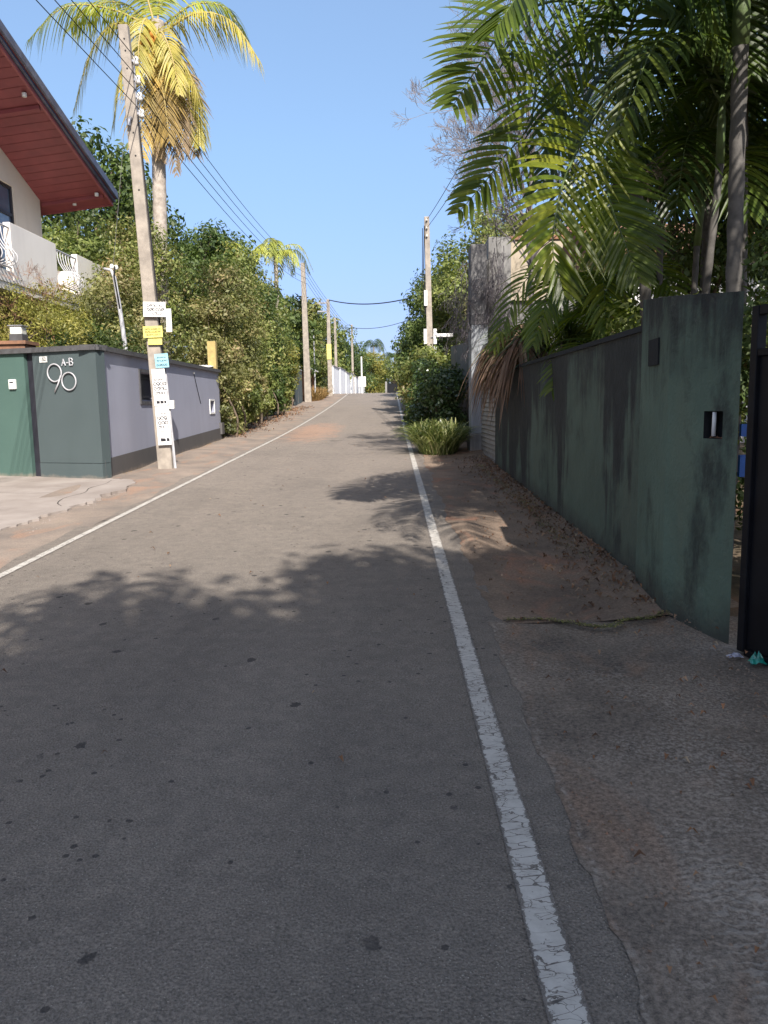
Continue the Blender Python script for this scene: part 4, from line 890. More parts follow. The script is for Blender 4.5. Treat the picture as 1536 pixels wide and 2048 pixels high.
# small palms in the distance
def small_palm(base, h, L, n, label, mat, seed, leafL=.5, group='small palms above the hedge', lean=0, spread=1):
    g = random.Random(seed); e = empty('small_palm', base, label, 'palm', group); b = Vector(base); t = b+Vector((lean, 0, h))
    m = MB(); m.tube(smooth_curve([b-Vector((0, 0, .2)), b.lerp(t, .5)+Vector((lean*.1, 0, 0)), t], 8), .11, 7); m.build('trunk', M['palmbark'], e, smooth=True)
    for k in range(n):
        a = 2*PI*k/n+g.uniform(-.3, .3); hd = Vector((math.cos(a), math.sin(a), 0)); el = g.uniform(.2, 1.1); s = L*g.uniform(.85, 1.1)
        p = [t, t+hd*s*.3*spread+Vector((0, 0, s*.4*el)), t+hd*s*.7*spread+Vector((0, 0, s*(.4*el-.05))), t+hd*s*spread+Vector((0, 0, s*(.1*el-.45)))]
        frond(p, (0, 0, 1), 26, leafL, .03, mat, e, seed*31+k, droop=.8, v=.1, rr=.03)
    return e
small_palm((-6.1, 43, 1.6), 8.0, 1.9, 11, 'pale palm standing left of the second utility pole', 'coco_g', 61, .55)
small_palm((-7.6, 36, 1.3), 7.0, 2.3, 9, 'yellow green palm poking above the middle of the hedge', 'coco_g', 62, .6, spread=.6)

# far left street: gates, walls
def wallseg(name, p, q, h, th, mat, label, cat='wall', group=None, cap=None):
    p, q = Vector(p), Vector(q); d = (q-p); L = d.length; d.normalize(); n = Vector((-d.y, d.x, 0))
    e = empty(name, (p.x, p.y, gz(p.y)), label, cat, group); m = MB()
    b = [p, q, q+n*th, p+n*th]; m.hexa([(v_.x, v_.y, gz(v_.y)-.3) for v_ in b], [(v_.x, v_.y, gz(p.y)+h) for v_ in b]); m.build('wall_body', M[mat], e)
    if cap:
        b = [p-n*.05-d*.05, q-n*.05+d*.05, q+n*(th+.05)+d*.05, p+n*(th+.05)-d*.05]; m = MB(); m.hexa([(v_.x, v_.y, gz(p.y)+h) for v_ in b], [(v_.x, v_.y, gz(p.y)+h+.08) for v_ in b]); m.build('coping', M[cap], e)
    return e
gg = empty('sheet_gate', (-5.5, 46, 1.8), 'grey green sheet metal gate beyond the hedge', 'gate')
for k in range(4):
    m = MB(); m.box((-5.56, 44.6+k*.95, gz(44.6+k)), (-5.5, 45.5+k*.95, 3.75)); m.build('sheet', M['panel'], gg)
m = MB(); m.box((-5.58, 44.5, 3.75), (-5.48, 48.4, 3.83)); m.build('top_rail', M['metal'], gg)
rf = empty('shed', (-6.6, 52, 1.9), 'dark open shed with brown posts past the second pole', 'shed')
m = MB(); m.box((-8.2, 50.5, 1.8), (-7.9, 57, 4.0)); m.build('back_wall', M['concrete_d'], rf)
for y in (50.6, 52.5, 54.6, 56.6):
    m = MB(); m.box((-5.75, y, 1.8), (-5.6, y+.14, 4.1)); m.build('post', M['rust'], rf)
m = MB(); m.hexa([(-8.3, 50.3, 4.25), (-5.3, 50.3, 4.05), (-5.3, 57.3, 4.05), (-8.3, 57.3, 4.25)], [(-8.3, 50.3, 4.33), (-5.3, 50.3, 4.13), (-5.3, 57.3, 4.13), (-8.3, 57.3, 4.33)]); m.build('roof', M['white'], rf)
for k in range(6):
    m = MB(); y = 50.9+k*1.0; m.box((-5.68, y, 1.9), (-5.64, y+.75, 3.0)); m.build('panel', M['rust' if k % 2 else 'concrete_d'], rf)
WG = 'whitewashed wall panels down the lane'
for k in range(7):
    y0 = 62+k*6.2; x0 = -4.55+.15*k; wallseg('white_wall', (x0, y0, 0), (x0+.1, y0+5.7, 0), 2.15+.12*(k % 2), .2, 'whitewall', ['nearest', 'second', 'third', 'fourth', 'fifth', 'sixth', 'farthest'][k]+' panel of the whitewashed wall on the left side down the lane', 'wall', WG, 'concrete_l')
# dry grass by the poles
def blades(name, c, rad, n, L, wd, mat, label, cat, seed, kind=None, droop=.7, parent=None, upb=1.2, zfun=gz, lean=(0, 0)):
    g = random.Random(seed); m = MB()
    for _ in range(n):
        a = g.uniform(0, 2*PI); r = g.random()**.6; x = c[0]+rad[0]*r*math.cos(a); y = c[1]+rad[1]*r*math.sin(a); z = c[2] if len(c) > 2 else zfun(y)
        b = g.uniform(0, 2*PI); hd = Vector((math.cos(b)*.6+.6*r*math.cos(a)+lean[0], math.sin(b)*.6+.6*r*math.sin(a)+lean[1], upb)).normalized(); l = L*g.uniform(.5, 1.1); P_ = []
        for j in range(6):
            t = j/5; q = Vector((x, y, z))+hd*l*t; q.z -= droop*l*t*t*(1-hd.z*.4); P_.append(q)
        m.ribbon(P_, [wd*.7, wd, wd, wd*.8, wd*.5, wd*.05], Vector((-hd.x*hd.z, -hd.y*hd.z, 1)), g.random(), fold=.3)
    o = m.build(name, M[mat], parent, None if parent else (c[0], c[1], c[2] if len(c) > 2 else gz(c[1])))
    if not parent: setp(o, label, cat, kind=kind)
    return o
blades('dry_grass', (-5.1, 53.5), (.5, 4), 700, 1.3, .025, 'drygrass', 'brown dry grass along the verge between the far poles', 'grass', 3, 'stuff', .5)
# sign on a post in the far distance
e = empty('road_sign', (-3.3, 88, gz(88)), 'small pale yellow square sign on a post at the far end', 'sign'); m = MB(); m.tube([(-3.3, 88, 2.6), (-3.3, 88, 7.0)], .09, 6); m.build('post', M['white'], e); m = MB(); m.box((-3.65, 87.85, 3.7), (-2.85, 87.9, 4.8)); m.build('plate', M['paper'], e)
# far trees
FT = 'trees at the far end of the lane'
far = [(-6.9, 51, 6.2, 1.9, 3.2, 'leaf_dark', 'dark tree behind the second utility pole'), (-7.2, 60, 6.8, 2.2, 3.6, 'leaf_mid', 'green tree behind the yellow banded pole'), (-7.5, 68, 6.4, 2.4, 3.4, 'leaf_mid', 'light green tree overhanging the start of the white walls'), (-7.2, 78, 7.0, 3.0, 4.2, 'leaf_mid', 'green tree behind the middle of the white walls'),
       (-6.6, 90, 6.6, 3.2, 4.0, 'leaf_dark', 'dark tree behind the end of the white walls'), (-5.4, 104, 6.4, 3.1, 4.2, 'leaf_dark', 'dark tree left of the lane end'),
       (-3.2, 118, 6.5, 2.4, 3.6, 'leaf_yellow', 'yellow green tree closing the end of the lane'), (.4, 124, 5.6, 2.8, 3.6, 'leaf_mid', 'grey green tree at the middle of the lane end'),
       (3.6, 112, 6.2, 2.8, 4.2, 'leaf_dark', 'dark tree right of the lane end'), (-1.0, 130, 5.8, 3.6, 3.2, 'leaf_dark', 'low dark tree behind the lane end trees'),
       (-10, 100, 7, 5, 5, 'leaf_mid', 'broad tree far left beyond the white walls'), (-8.4, 56, 5.0, 2.2, 3.6, 'leaf_dark', 'dark tree behind the shed'), (9, 100, 8, 5, 6, 'leaf_dark', 'broad tree far right beyond the lane'),
       (-14, 62, 6, 4, 4.5, 'leaf_mid', 'broad tree left behind the shed'), (-10, 130, 7, 6, 5, 'leaf_dark', 'farthest broad tree left of the lane'), (8, 135, 8, 6, 6, 'leaf_mid', 'farthest broad tree right of the lane')]
for i, (x, y, zc, rx_, rzz, mt, lb) in enumerate(far):
    tree('distant_tree', (x, y, gz(y)), (x, y, zc), (rx_, rx_, rzz), lb, 'tree', mt, 6500, .32, 36, 200+i, .16, FT, low=-1, shell=.4, cr=(.28, .45))
small_palm((-3.0, 140, 2.7), 9.2, 2.6, 10, 'tiny grey green palm silhouette above the lane end', 'areca', 71, .8, 'palms above the lane end')
small_palm((.6, 136, 2.7), 7.0, 2.4, 10, 'lower palm silhouette right of the tiny palm above the lane end', 'areca', 72, .8, 'palms above the lane end')
e = empty('dark_gate', (-.2, 108, gz(108)), 'dark gate closing the far end of the lane', 'gate')
m = MB(); m.box((-.6, 107.9, 2.5), (1.4, 108, 4.5)); m.build('leaf', M['black'], e)
m = MB(); m.box((-.85, 107.8, 2.5), (-.6, 108.1, 4.8)); m.build('post', M['concrete_l'], e); m = MB(); m.box((1.4, 107.8, 2.5), (1.65, 108.1, 4.8)); m.build('post', M['concrete_l'], e)

# ------------------------------------------------------------------ RIGHT: green wall, pillar, gate
gwall = empty('green_wall', (1.88, 9.8, gz(9.8)), 'long dark green boundary wall streaked with black mildew', 'wall')
m = MB(); ys = np.arange(5.85, 14.2, .5).tolist()+[14.4]; random.seed(3)
xo = [1.90+.004*random.uniform(-1, 1) for _ in ys]; zt_ = [2.12+.012*random.uniform(-1, 1) for _ in ys]
for i in range(len(ys)-1):
    a, b = ys[i], ys[i+1]; xa, xb = xo[i], xo[i+1]
    m.add([(xa, a, gz(a)-.2), (xa+.2, a, gz(a)-.2), (xb+.2, b, gz(b)-.2), (xb, b, gz(b)-.2), (xa, a, zt_[i]), (xa+.2, a, zt_[i]), (xb+.2, b, zt_[i+1]), (xb, b, zt_[i+1])],
          [(4, 5, 6, 7), (0, 4, 7, 3), (1, 2, 6, 5)]+([(0, 1, 5, 4)] if i == 0 else [])+([(2, 3, 7, 6)] if i == len(ys)-2 else []))
m.build('wall_body', M['green'], gwall)
m = MB(); m.hexa([(1.88, 5.86, 2.115), (2.12, 5.86, 2.115), (2.12, 14.42, 2.115), (1.88, 14.42, 2.115)], [(1.89, 5.86, 2.16), (2.11, 5.86, 2.16), (2.11, 14.42, 2.16), (1.89, 14.42, 2.16)]); m.build('coping', M['mold'], gwall)
blades('moss', (1.98, 10.5, 2.15), (.08, 4.8), 500, .05, .006, 'leaf_olive', 'thin line of moss and weeds on the green wall top', 'moss', 12, 'stuff', .4)
pil = empty('gate_pillar', (1.95, 5.2, gz(5.2)), 'wide dark green gate pillar with an open niche', 'pillar')
# plan outline of pillar, flat top
Pp = [(1.855, 5.86), (1.80, 5.12), (1.99, 4.50), (2.14, 4.86), (2.25, 5.86)]
zt = 2.30
def ptop(p): return 2.20+(p[1]-4.5)*.0956
def pil_face(m, a, b, z0, z1):
    za, zb = (ptop(a), ptop(b)) if z1 == zt else (z1, z1)
    m.add([(a[0], a[1], z0), (b[0], b[1], z0), (b[0], b[1], zb), (a[0], a[1], za)], [(0, 1, 2, 3)])
m = MB()
A, B, D_ = Pp[0], Pp[1], Pp[2]
pil_face(m, B, A, 0, zt); 
# chamfer face with the niche cut out
def lerp2(a, b, t): return (a[0]+(b[0]-a[0])*t, a[1]+(b[1]-a[1])*t)
t0, t1 = .545, .80; n0, n1 = lerp2(B, D_, t0), lerp2(B, D_, t1); zn0, zn1 = 1.365, 1.53
pil_face(m, n0, B, 0, zt); pil_face(m, D_, n1, 0, zt); pil_face(m, n1, n0, 0, zn0); pil_face(m, n1, n0, zn1, zt)
pil_face(m, Pp[3], D_, 0, zt); pil_face(m, Pp[4], Pp[3], 0, zt); pil_face(m, A, Pp[4], 0, zt)
m.add([(x, y, ptop((x, y))) for x, y in Pp], [(4, 3, 2, 1, 0)]); m.build('pillar_body', M['green_pillar'], pil)
dn = Vector((D_[0]-B[0], D_[1]-B[1], 0)).normalized(); nin = Vector((-dn.y, dn.x, 0)); nin = nin if nin.x > 0 else -nin
def nd(p, k): return (p[0]+nin.x*k, p[1]+nin.y*k)
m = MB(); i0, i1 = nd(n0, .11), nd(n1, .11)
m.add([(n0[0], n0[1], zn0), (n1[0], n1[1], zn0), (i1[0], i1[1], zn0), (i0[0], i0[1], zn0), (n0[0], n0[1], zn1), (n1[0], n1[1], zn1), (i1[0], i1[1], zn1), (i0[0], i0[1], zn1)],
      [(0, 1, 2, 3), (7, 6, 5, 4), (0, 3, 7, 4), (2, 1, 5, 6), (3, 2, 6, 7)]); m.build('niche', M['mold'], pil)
m = MB(); c_ = lerp2(B, D_, .655); c_ = nd(c_, .015); m.tube([(c_[0], c_[1], zn0+.015), (c_[0]+.002, c_[1], zn1-.005)], .0125, 8); m.build('white_tube', M['white'], pil, smooth=True)
g = random.Random(5); m = MB()
for _ in range(16):
    c_ = nd(lerp2(B, D_, g.uniform(t0+.02, t1-.02)), g.uniform(.02, .08)); pebble(m, c_[0], c_[1], zn0+.004, g.uniform(.006, .016), g)
m.build('loose_mortar', M['rust'], pil)
# crumbly top
m = MB()
for _ in range(160):
    x = g.uniform(1.82, 2.1); y = g.uniform(4.7, 5.8)
    if x < 1.83+max(0, (5.12-y))*.35: continue
    pebble(m, x, y, ptop((x, y)), g.uniform(.006, .016), g)
m.build('crumbs', M['mold'], pil)
# black mildew square patch on the pillar side: a mounted dark plate
m = MB(); m.box((1.814, 5.36, 1.84), (1.83, 5.62, 2.02)); m.v = [(1.80+.0743*(y-5.12)+(x-1.826), y, z) for x, y, z in m.v]; m.build('dark_plate', M['mold'], pil)

bgate = empty('black_gate', (2.1, 4.3, gz(4.3)), 'black sheet metal gate at the right edge next to the green pillar', 'gate')
G0 = Vector((2.003, 4.37, 0)); gd = Vector((.30, -1, 0)).normalized(); gn = Vector((gd.y, -gd.x, 0))
def gbox(u0, u1, v0, v1, z0, z1, name, mat='black', bev=.004):
    m = MB(); q = [G0+gd*u0+gn*v0, G0+gd*u1+gn*v0, G0+gd*u1+gn*v1, G0+gd*u0+gn*v1]; m.hexa([(a.x, a.y, z0) for a in q], [(a.x, a.y, z1) for a in q]); return m.build(name, M[mat], bgate, bevel=bev)
gbox(0, .05, -.03, .03, .16, 2.10, 'post'); gbox(.05, 2.4, -.025, .025, 2.05, 2.10, 'top_rail'); gbox(.05, 2.4, -.006, .006, .18, 1.83, 'sheet'); gbox(.05, 2.4, -.024, .024, 1.83, 1.87, 'middle_rail'); gbox(.05, 2.4, -.024, .024, .14, .18, 'bottom_rail')
for k in range(9): gbox(.30+.24*k, .315+.24*k, -.008, .008, 1.87, 2.05, 'bar')
# things glimpsed between pillar and gate
for (z0, z1, lb) in ((1.36, 1.44, 'upper blue plastic sheet glimpsed in the gap beside the gate'), (1.10, 1.24, 'lower blue plastic sheet glimpsed in the gap beside the gate')):
    m = MB(); m.box((2.24, 5.02, z0), (2.50, 5.05, z1)); o = m.build('blue_sheet', M['bsign'], None, (2.37, 5.03, z0)); setp(o, lb, 'sheet')
# litter
def crumple(name, c, s, mat, seed, label, cat):
    g = rng(seed); m = MB(); n = 7; V = []
    for i in range(n+1):
        for j in range(n+1):
            V.append((c[0]+(i/n-.5)*s[0], c[1]+(j/n-.5)*s[1], c[2]+s[2]*(.15+.85*g.random())*math.sin(PI*min(.97, max(.06, i/n)))*math.sin(PI*min(.97, max(.06, j/n)))))
    m.add(V, [(i*(n+1)+j, (i+1)*(n+1)+j, (i+1)*(n+1)+j+1, i*(n+1)+j+1) for i in range(n) for j in range(n)]); o = m.build(name, M[mat], None, c); setp(o, label, cat)
crumple('plastic_bag', (2.0, 4.16, .15), (.085, .07, .085), 'gplastic', 1, 'crumpled green plastic bag at the foot of the black gate', 'plastic bag')
crumple('wrapper', (1.925, 4.27, .15), (.09, .04, .04), 'wplastic', 2, 'white crumpled wrapper beside the green plastic bag', 'wrapper')

# ------------------------------------------------------------------ RIGHT: shutter, column, weathered walls
sh = empty('roller_shutter', (2.04, 16.5, gz(16.5)), 'beige horizontal slatted shutter beyond the green wall', 'shutter')
z = .52
while z < 2.75:
    m = MB(); m.hexa([(1.96, 14.6, z), (2.0, 14.6, z), (2.0, 17.25, z), (1.96, 17.25, z)], [(1.985, 14.6, z+.078), (2.0, 14.6, z+.078), (2.0, 17.25, z+.078), (1.985, 17.25, z+.078)]); m.build('slat', M['shutter'], sh); z += .092
m = MB(); m.box((2.005, 14.5, .3), (2.04, 17.28, 2.85)); m.build('backing', M['frame'], sh)
m = MB(); m.box((1.92, 14.5, .38), (2.05, 17.28, .51)); m.build('sill', M['concrete_l'], sh)
col = empty('grey_column', (1.9, 17.7, gz(17.7)), 'pale grey painted gate column with weathered concrete top', 'column')
m = MB(); m.box((1.76, 17.3, .3), (2.12, 17.9, 3.3)); m.build('lower_shaft', M['pgrey'], col, bevel=.01)
m = MB(); m.box((1.755, 17.31, 3.3), (2.1, 17.89, 5.0)); m.build('upper_shaft', M['concrete_d'], col, bevel=.02)
m = MB(); m.box((1.72, 17.25, .45), (2.14, 17.95, .95)); m.build('plinth', M['concrete_l'], col, bevel=.01)
cb = empty('concrete_building', (2.5, 20, gz(18)), 'weathered concrete block with beige upper panel behind the column', 'building')
m = MB(); m.box((2.21, 17.95, .4), (2.72, 22, 5.27)); m.build('wall', M['concrete_l'], cb, bevel=.02)
m = MB(); m.box((2.73, 18.1, 3.9), (3.9, 22, 5.22)); m.build('panel', M['beige'], cb)
m = MB(); m.box((2.73, 18.2, .4), (5.5, 22, 3.9)); m.build('lower_wall', M['concrete_d'], cb)
m = MB(); m.box((2.70, 18.05, 5.22), (3.95, 22.1, 5.30)); m.build('roof_edge', M['rust'], cb)
ww_ = empty('weathered_wall', (2.1, 22, gz(22)), 'dark streaked side wall with a concave top edge behind the right shrubs', 'wall')
m = MB(); N_ = 12
for i in range(N_):
    a = 18.0+i*.7; b = a+.7; f = lambda y: 3.05+.45*((y-18)/8.4)+1.75*max(0, 1-(y-18)/3.6)**2
    m.add([(2.0, a, gz(a)-.2), (2.2, a, gz(a)-.2), (2.2, b, gz(b)-.2), (2.0, b, gz(b)-.2), (2.0, a, f(a)), (2.2, a, f(a)), (2.2, b, f(b)), (2.0, b, f(b))], [(4, 5, 6, 7), (0, 4, 7, 3), (1, 2, 6, 5)]+([(0, 1, 5, 4)] if i == 0 else [])+([(2, 3, 7, 6)] if i == N_-1 else []))
m.build('wall_body', M['concrete_d'], ww_)
# white house glimpsed behind the palms
wh = empty('white_house', (9, 19, gz(19)), 'white house wall glimpsed behind the palm stems', 'house')
m = MB(); m.box((5.6, 19, .3), (13, 19.3, 4.9)); m.build('wall', M['whitewall'], wh)
m = MB(); m.hexa([(5.2, 18.4, 4.9), (13.5, 18.4, 4.9), (13.5, 25, 4.9), (5.2, 25, 4.9)], [(5.2, 18.4, 5.0), (13.5, 18.4, 5.0), (13.5, 25, 7.0), (5.2, 25, 7.0)]); m.build('roof', M['rust'], wh)
for x in (6.6, 9.2):
    m = MB(); m.box((x, 18.96, 2.2), (x+1.3, 18.995, 3.6)); fo = m.build('window', M['frame'], wh, (x, 18.98, 2.2)); m = MB(); m.box((x+.08, 18.93, 2.28), (x+1.22, 18.958, 3.52)); m.build('pane', M['glass'], fo)

# ------------------------------------------------------------------ RIGHT: vegetation
RS = 'shrubs crowding the right edge line'
shrub((1.3, 20.5, .6), (1.28, 20.6, 1.75), (.62, 1.4, 1.15), 'nearest dark glossy shrub behind the variegated clump', 'leaf_gloss', 9000, .10, 42, 41, RS, 'roadside_shrub', cr=(.26, .42))
shrub((1.3, 23.5, .7), (1.22, 23.5, 1.7), (.72, 1.7, 1.2), 'second glossy shrub beside the weathered wall', 'leaf_gloss', 10000, .115, 45, 42, RS, 'roadside_shrub', cr=(.26, .42))
shrub((1.4, 27, .9), (1.3, 27.2, 2.0), (.85, 2.0, 1.4), 'bright topped shrub in front of the right hand pole', 'leaf_mid', 10000, .13, 45, 43, RS, 'roadside_shrub', cr=(.26, .42))
shrub((1.6, 31, 1.1), (1.4, 30.8, 2.2), (.9, 1.8, 1.5), 'shrub wrapped round the base of the right hand pole', 'leaf_dark', 9000, .14, 40, 44, RS, 'roadside_shrub', cr=(.26, .42))
shrub((1.5, 36, 1.3), (1.45, 36, 3.2), (1.0, 2.6, 2.0), 'dark shrub past the right hand pole', 'leaf_dark', 9000, .16, 40, 45, RS, 'roadside_shrub', cr=(.26, .42))
shrub((1.6, 42, 1.6), (1.55, 42, 3.6), (1.0, 3.0, 2.1), 'last right hand shrub before the crest', 'leaf_mid', 8000, .18, 36, 46, RS, 'roadside_shrub', cr=(.26, .42))
RT = 'broadleaf trees on the right side of the lane'
tree('broadleaf_tree', (3.9, 34, 1.2), (3.9, 34.5, 6.3), (2.5, 2.8, 3.4), 'tree directly behind the right hand pole', 'tree', 'leaf_mid', 18000, .17, 60, 51, .2, RT, low=-1)
tree('broadleaf_tree', (3.0, 42, 1.6), (2.9, 42, 5.4), (2.0, 3, 3.4), 'dark tree leaning over the lane past the right hand pole', 'tree', 'leaf_dark', 16000, .18, 60, 52, .2, RT, low=-1)
tree('broadleaf_tree', (3.2, 52, 2.2), (3.0, 52, 6.2), (2.3, 3, 3.9), 'farther dark tree reaching out above the crest', 'tree', 'leaf_dark', 14000, .22, 55, 53, .2, RT, low=-1)
tree('broadleaf_tree', (6.5, 40, 1.5), (6.6, 40, 7.2), (3.2, 3, 4.2), 'big tree behind the right hand row', 'tree', 'leaf_mid', 12000, .24, 50, 54, .22, RT, low=-1)
tree('broadleaf_tree', (4.3, 26, 1.0), (4.5, 26.5, 5.2), (1.9, 2.2, 2.6), 'tree behind the concrete building', 'tree', 'leaf_olive', 12000, .14, 50, 55, .16, RT, low=-1)
GT = 'garden trees behind the green wall'
tree('garden_tree', (5.6, 11.4, .3), (5.6, 11.4, 3.2), (1.9, 1.3, 2.6), 'dense dark garden tree between the palm stems', 'tree', 'leaf_dark', 16000, .10, 70, 66, .1, GT, low=-1)
tree('garden_tree', (4.3, 11.0, .3), (4.3, 11.0, 5.0), (1.5, 1.2, 2.0), 'dark bushy tree behind the nearest palm crown', 'tree', 'leaf_dark', 13000, .10, 60, 67, .1, GT, low=-1)
tree('garden_tree', (4.6, 8.4, .3), (4.6, 8.4, 5.6), (1.5, 1.2, 1.7), 'dark tree crown in the top right corner', 'tree', 'leaf_dark', 13000, .09, 55, 68, .08, GT, low=-1)
tree('garden_tree', (6.6, 13, .4), (6.8, 13.2, 4.6), (2.2, 2.4, 3.4), 'dark leafy garden tree behind the thick palm stem', 'tree', 'leaf_dark', 15000, .12, 60, 56, .14, GT, low=-1)
tree('garden_tree', (4.2, 14.5, .4), (4.3, 14.5, 3.0), (1.2, 1.5, 2.0), 'olive garden tree behind the hanging fronds', 'tree', 'leaf_olive', 10000, .09, 50, 57, .08, GT, low=-1)
tree('garden_tree', (10.0, 14, .4), (9.6, 14, 6.2), (3.0, 3, 4.4), 'tall garden tree at the upper right behind the palms', 'tree', 'leaf_dark', 15000, .16, 55, 58, .2, GT, low=-1)
tree('garden_tree', (7.6, 10.0, .3), (7.4, 10, 7.2), (2.2, 2.2, 2.6), 'dark canopy tree over the right hand palms', 'tree', 'leaf_dark', 14000, .12, 50, 59, .16, GT, low=-1)
shrub((2.9, 8.0, .3), (2.9, 8.3, 1.9), (.7, 2.0, .75), 'low leafy shrub just behind the green wall', 'leaf_mid', 9000, .07, 45, 60, 'shrubs behind the green wall', 'garden_shrub')
shrub((3.2, 11.5, .4), (3.3, 11.5, 2.1), (.9, 1.5, .9), 'taller leafy shrub farther behind the green wall', 'leaf_dark', 8000, .08, 40, 61, 'shrubs behind the green wall', 'garden_shrub')
shrub((3.6, 6.6, .2), (3.7, 6.4, 2.0), (1.0, 1.2, 1.1), 'shrub behind the gate pillar', 'leaf_dark', 9000, .07, 42, 62, 'shrubs behind the green wall', 'garden_shrub')

shrub((3.05, 5.5, .1), (3.05, 5.6, 1.0), (.5, .6, 1.0), 'dark shrub added to darken the gap between the pillar and the black gate', 'leaf_dark', 6000, .06, 36, 63, 'shrubs behind the green wall', 'garden_shrub')  # added shrub, covers the bright yard soil so the gap looks dark
# bare twiggy tree
bt = bare('bare_tree', (2.75, 14.5, .4), (0.02, 0, 1), 1.6, .07, 0, 21, 'leafless twiggy tree rising above the concrete column', .55, .25)
g = random.Random(22); m = MB(); base = Vector((2.6, 14.3, 1.9))
m.tube(smooth_curve([(2.75, 14.5, 1.5), (2.55, 14.3, 3.2), (2.46, 14.1, 4.8), (2.5, 14, 6.0)], 10), [.07-.004*i for i in range(11)], 6)
for k in range(27):
    z = g.uniform(3.4, 6.4); a = g.uniform(-1, 1)
    d = Vector((-g.uniform(.2, .8) if k % 4 else .7, g.uniform(-.7, .7), g.uniform(.35, 1.1)))
    twigs(m, (2.5, 14.1, z), d, g.uniform(.55, .85), .022, 6, g, .6, .15, rmin=.003)
m.build('branches', M['twig'], bt)
# dry creeper hanging on the column
dc = empty('dry_creeper', (1.95, 17.4, 3.2), 'tangle of dry grey creeper hanging over the weathered column', 'creeper'); m = MB(); g = random.Random(33)
for k in range(42):
    x, y = g.uniform(1.45, 2.6), g.uniform(17.0, 17.9); twigs(m, (x, y, g.uniform(3.6, 5.0)), (g.uniform(-.5, .3), g.uniform(-.5, 0), -.8), .4, .010, 4, g, .6, -.5, rmin=.003)
m.build('branches', M['twig'], dc)
# variegated strap leaved clump by the line
blades('variegated_clump', (1.02, 17.5), (.42, .8), 1300, 1.6, .0125, 'grassblade', 'clump of yellow striped strap leaves on the verge beside the white line', 'plant', 77, None, .9, upb=1.9)
# pandan like plant on the wall end with dead skirt
pd_ = empty('strappy_plant', (2.15, 12.6, .4), 'strappy green plant with brown dead leaves drooping over the green wall end', 'plant')
def rosette(c, n, L, wd, mat, name, seed, lo, hi, droop, zmax=None, xr=None):
    g = random.Random(seed); m = MB()
    for _ in range(n):
        a = g.uniform(0, 2*PI); el = g.uniform(lo, hi); hd = Vector((math.cos(a)*math.cos(el), math.sin(a)*math.cos(el), math.sin(el))); l = L*g.uniform(.65, 1.1)
        s = Vector(c)+Vector((g.uniform(-.08, .08), g.uniform(-.08, .08), g.uniform(-.1, .1))); P_ = []
        for j in range(6):
            t = j/5; q = s+hd*l*t; q.z -= droop*l*t*t; P_.append(q)
        m.ribbon(P_, [wd*.8, wd, wd, wd*.75, wd*.45, wd*.04], Vector((-hd.x*hd.z, -hd.y*hd.z, 1)), g.random(), fold=.3)
    m.build(name, M[mat], pd_)
for i, (x, y, z) in enumerate([(2.1, 13.4, 2.55), (2.3, 12.6, 2.75), (2.1, 12.0, 2.5), (2.45, 11.3, 2.6), (2.35, 10.4, 2.4), (2.05, 14.2, 2.62)]):
    m = MB(); m.tube([(x+.1, y, .3), (x, y, z-.1)], .06, 7); m.build('stem', M['bark'], pd_)
    rosette((x, y, z), 80, .85, .018, 'pandan', 'foliage', 300+i, -.1, 1.3, .55)
    if i in (0, 1, 2, 5): rosette((x-.14, y-.1, z-.02), 150, .70, .022, 'deadblade', 'dead_leaves', 320+i, -.6, .3, 1.25)

# areca palms
AP = 'slender garden palms behind the green wall'
pa = empty('areca_palm', (2.45, 7.5, gz(7.5)), 'nearest palm with long arching fronds hanging over the green wall', 'palm', AP)
m = MB(); tp = smooth_curve([(2.46, 7.5, .1), (2.42, 7.5, 2.0), (2.36, 7.5, 3.0), (2.24, 7.5, 3.75)], 40); m.tube(tp, [.05+(.005 if i % 3 == 0 else 0) for i in range(41)], 9); m.build('trunk', M['darktrunk'], pa, smooth=True)
m = MB(); m.tube(smooth_curve([(2.24, 7.5, 3.7), (2.18, 7.5, 4.1), (2.08, 7.5, 4.6)], 8), [.055, .068, .066, .06, .055, .05, .045, .035, .02], 9); m.build('crownshaft', M['shaft'], pa, smooth=True)
m = MB(); g = random.Random(2)
for k in range(26): twigs(m, (2.24, 7.45, 3.68), (g.uniform(-1, 1), g.uniform(-1, .6), g.uniform(-.9, .2)), .16, .006, 2, g, .6, -.4, rmin=.0025)
m.build('flower_stalks', M['bark'], pa)
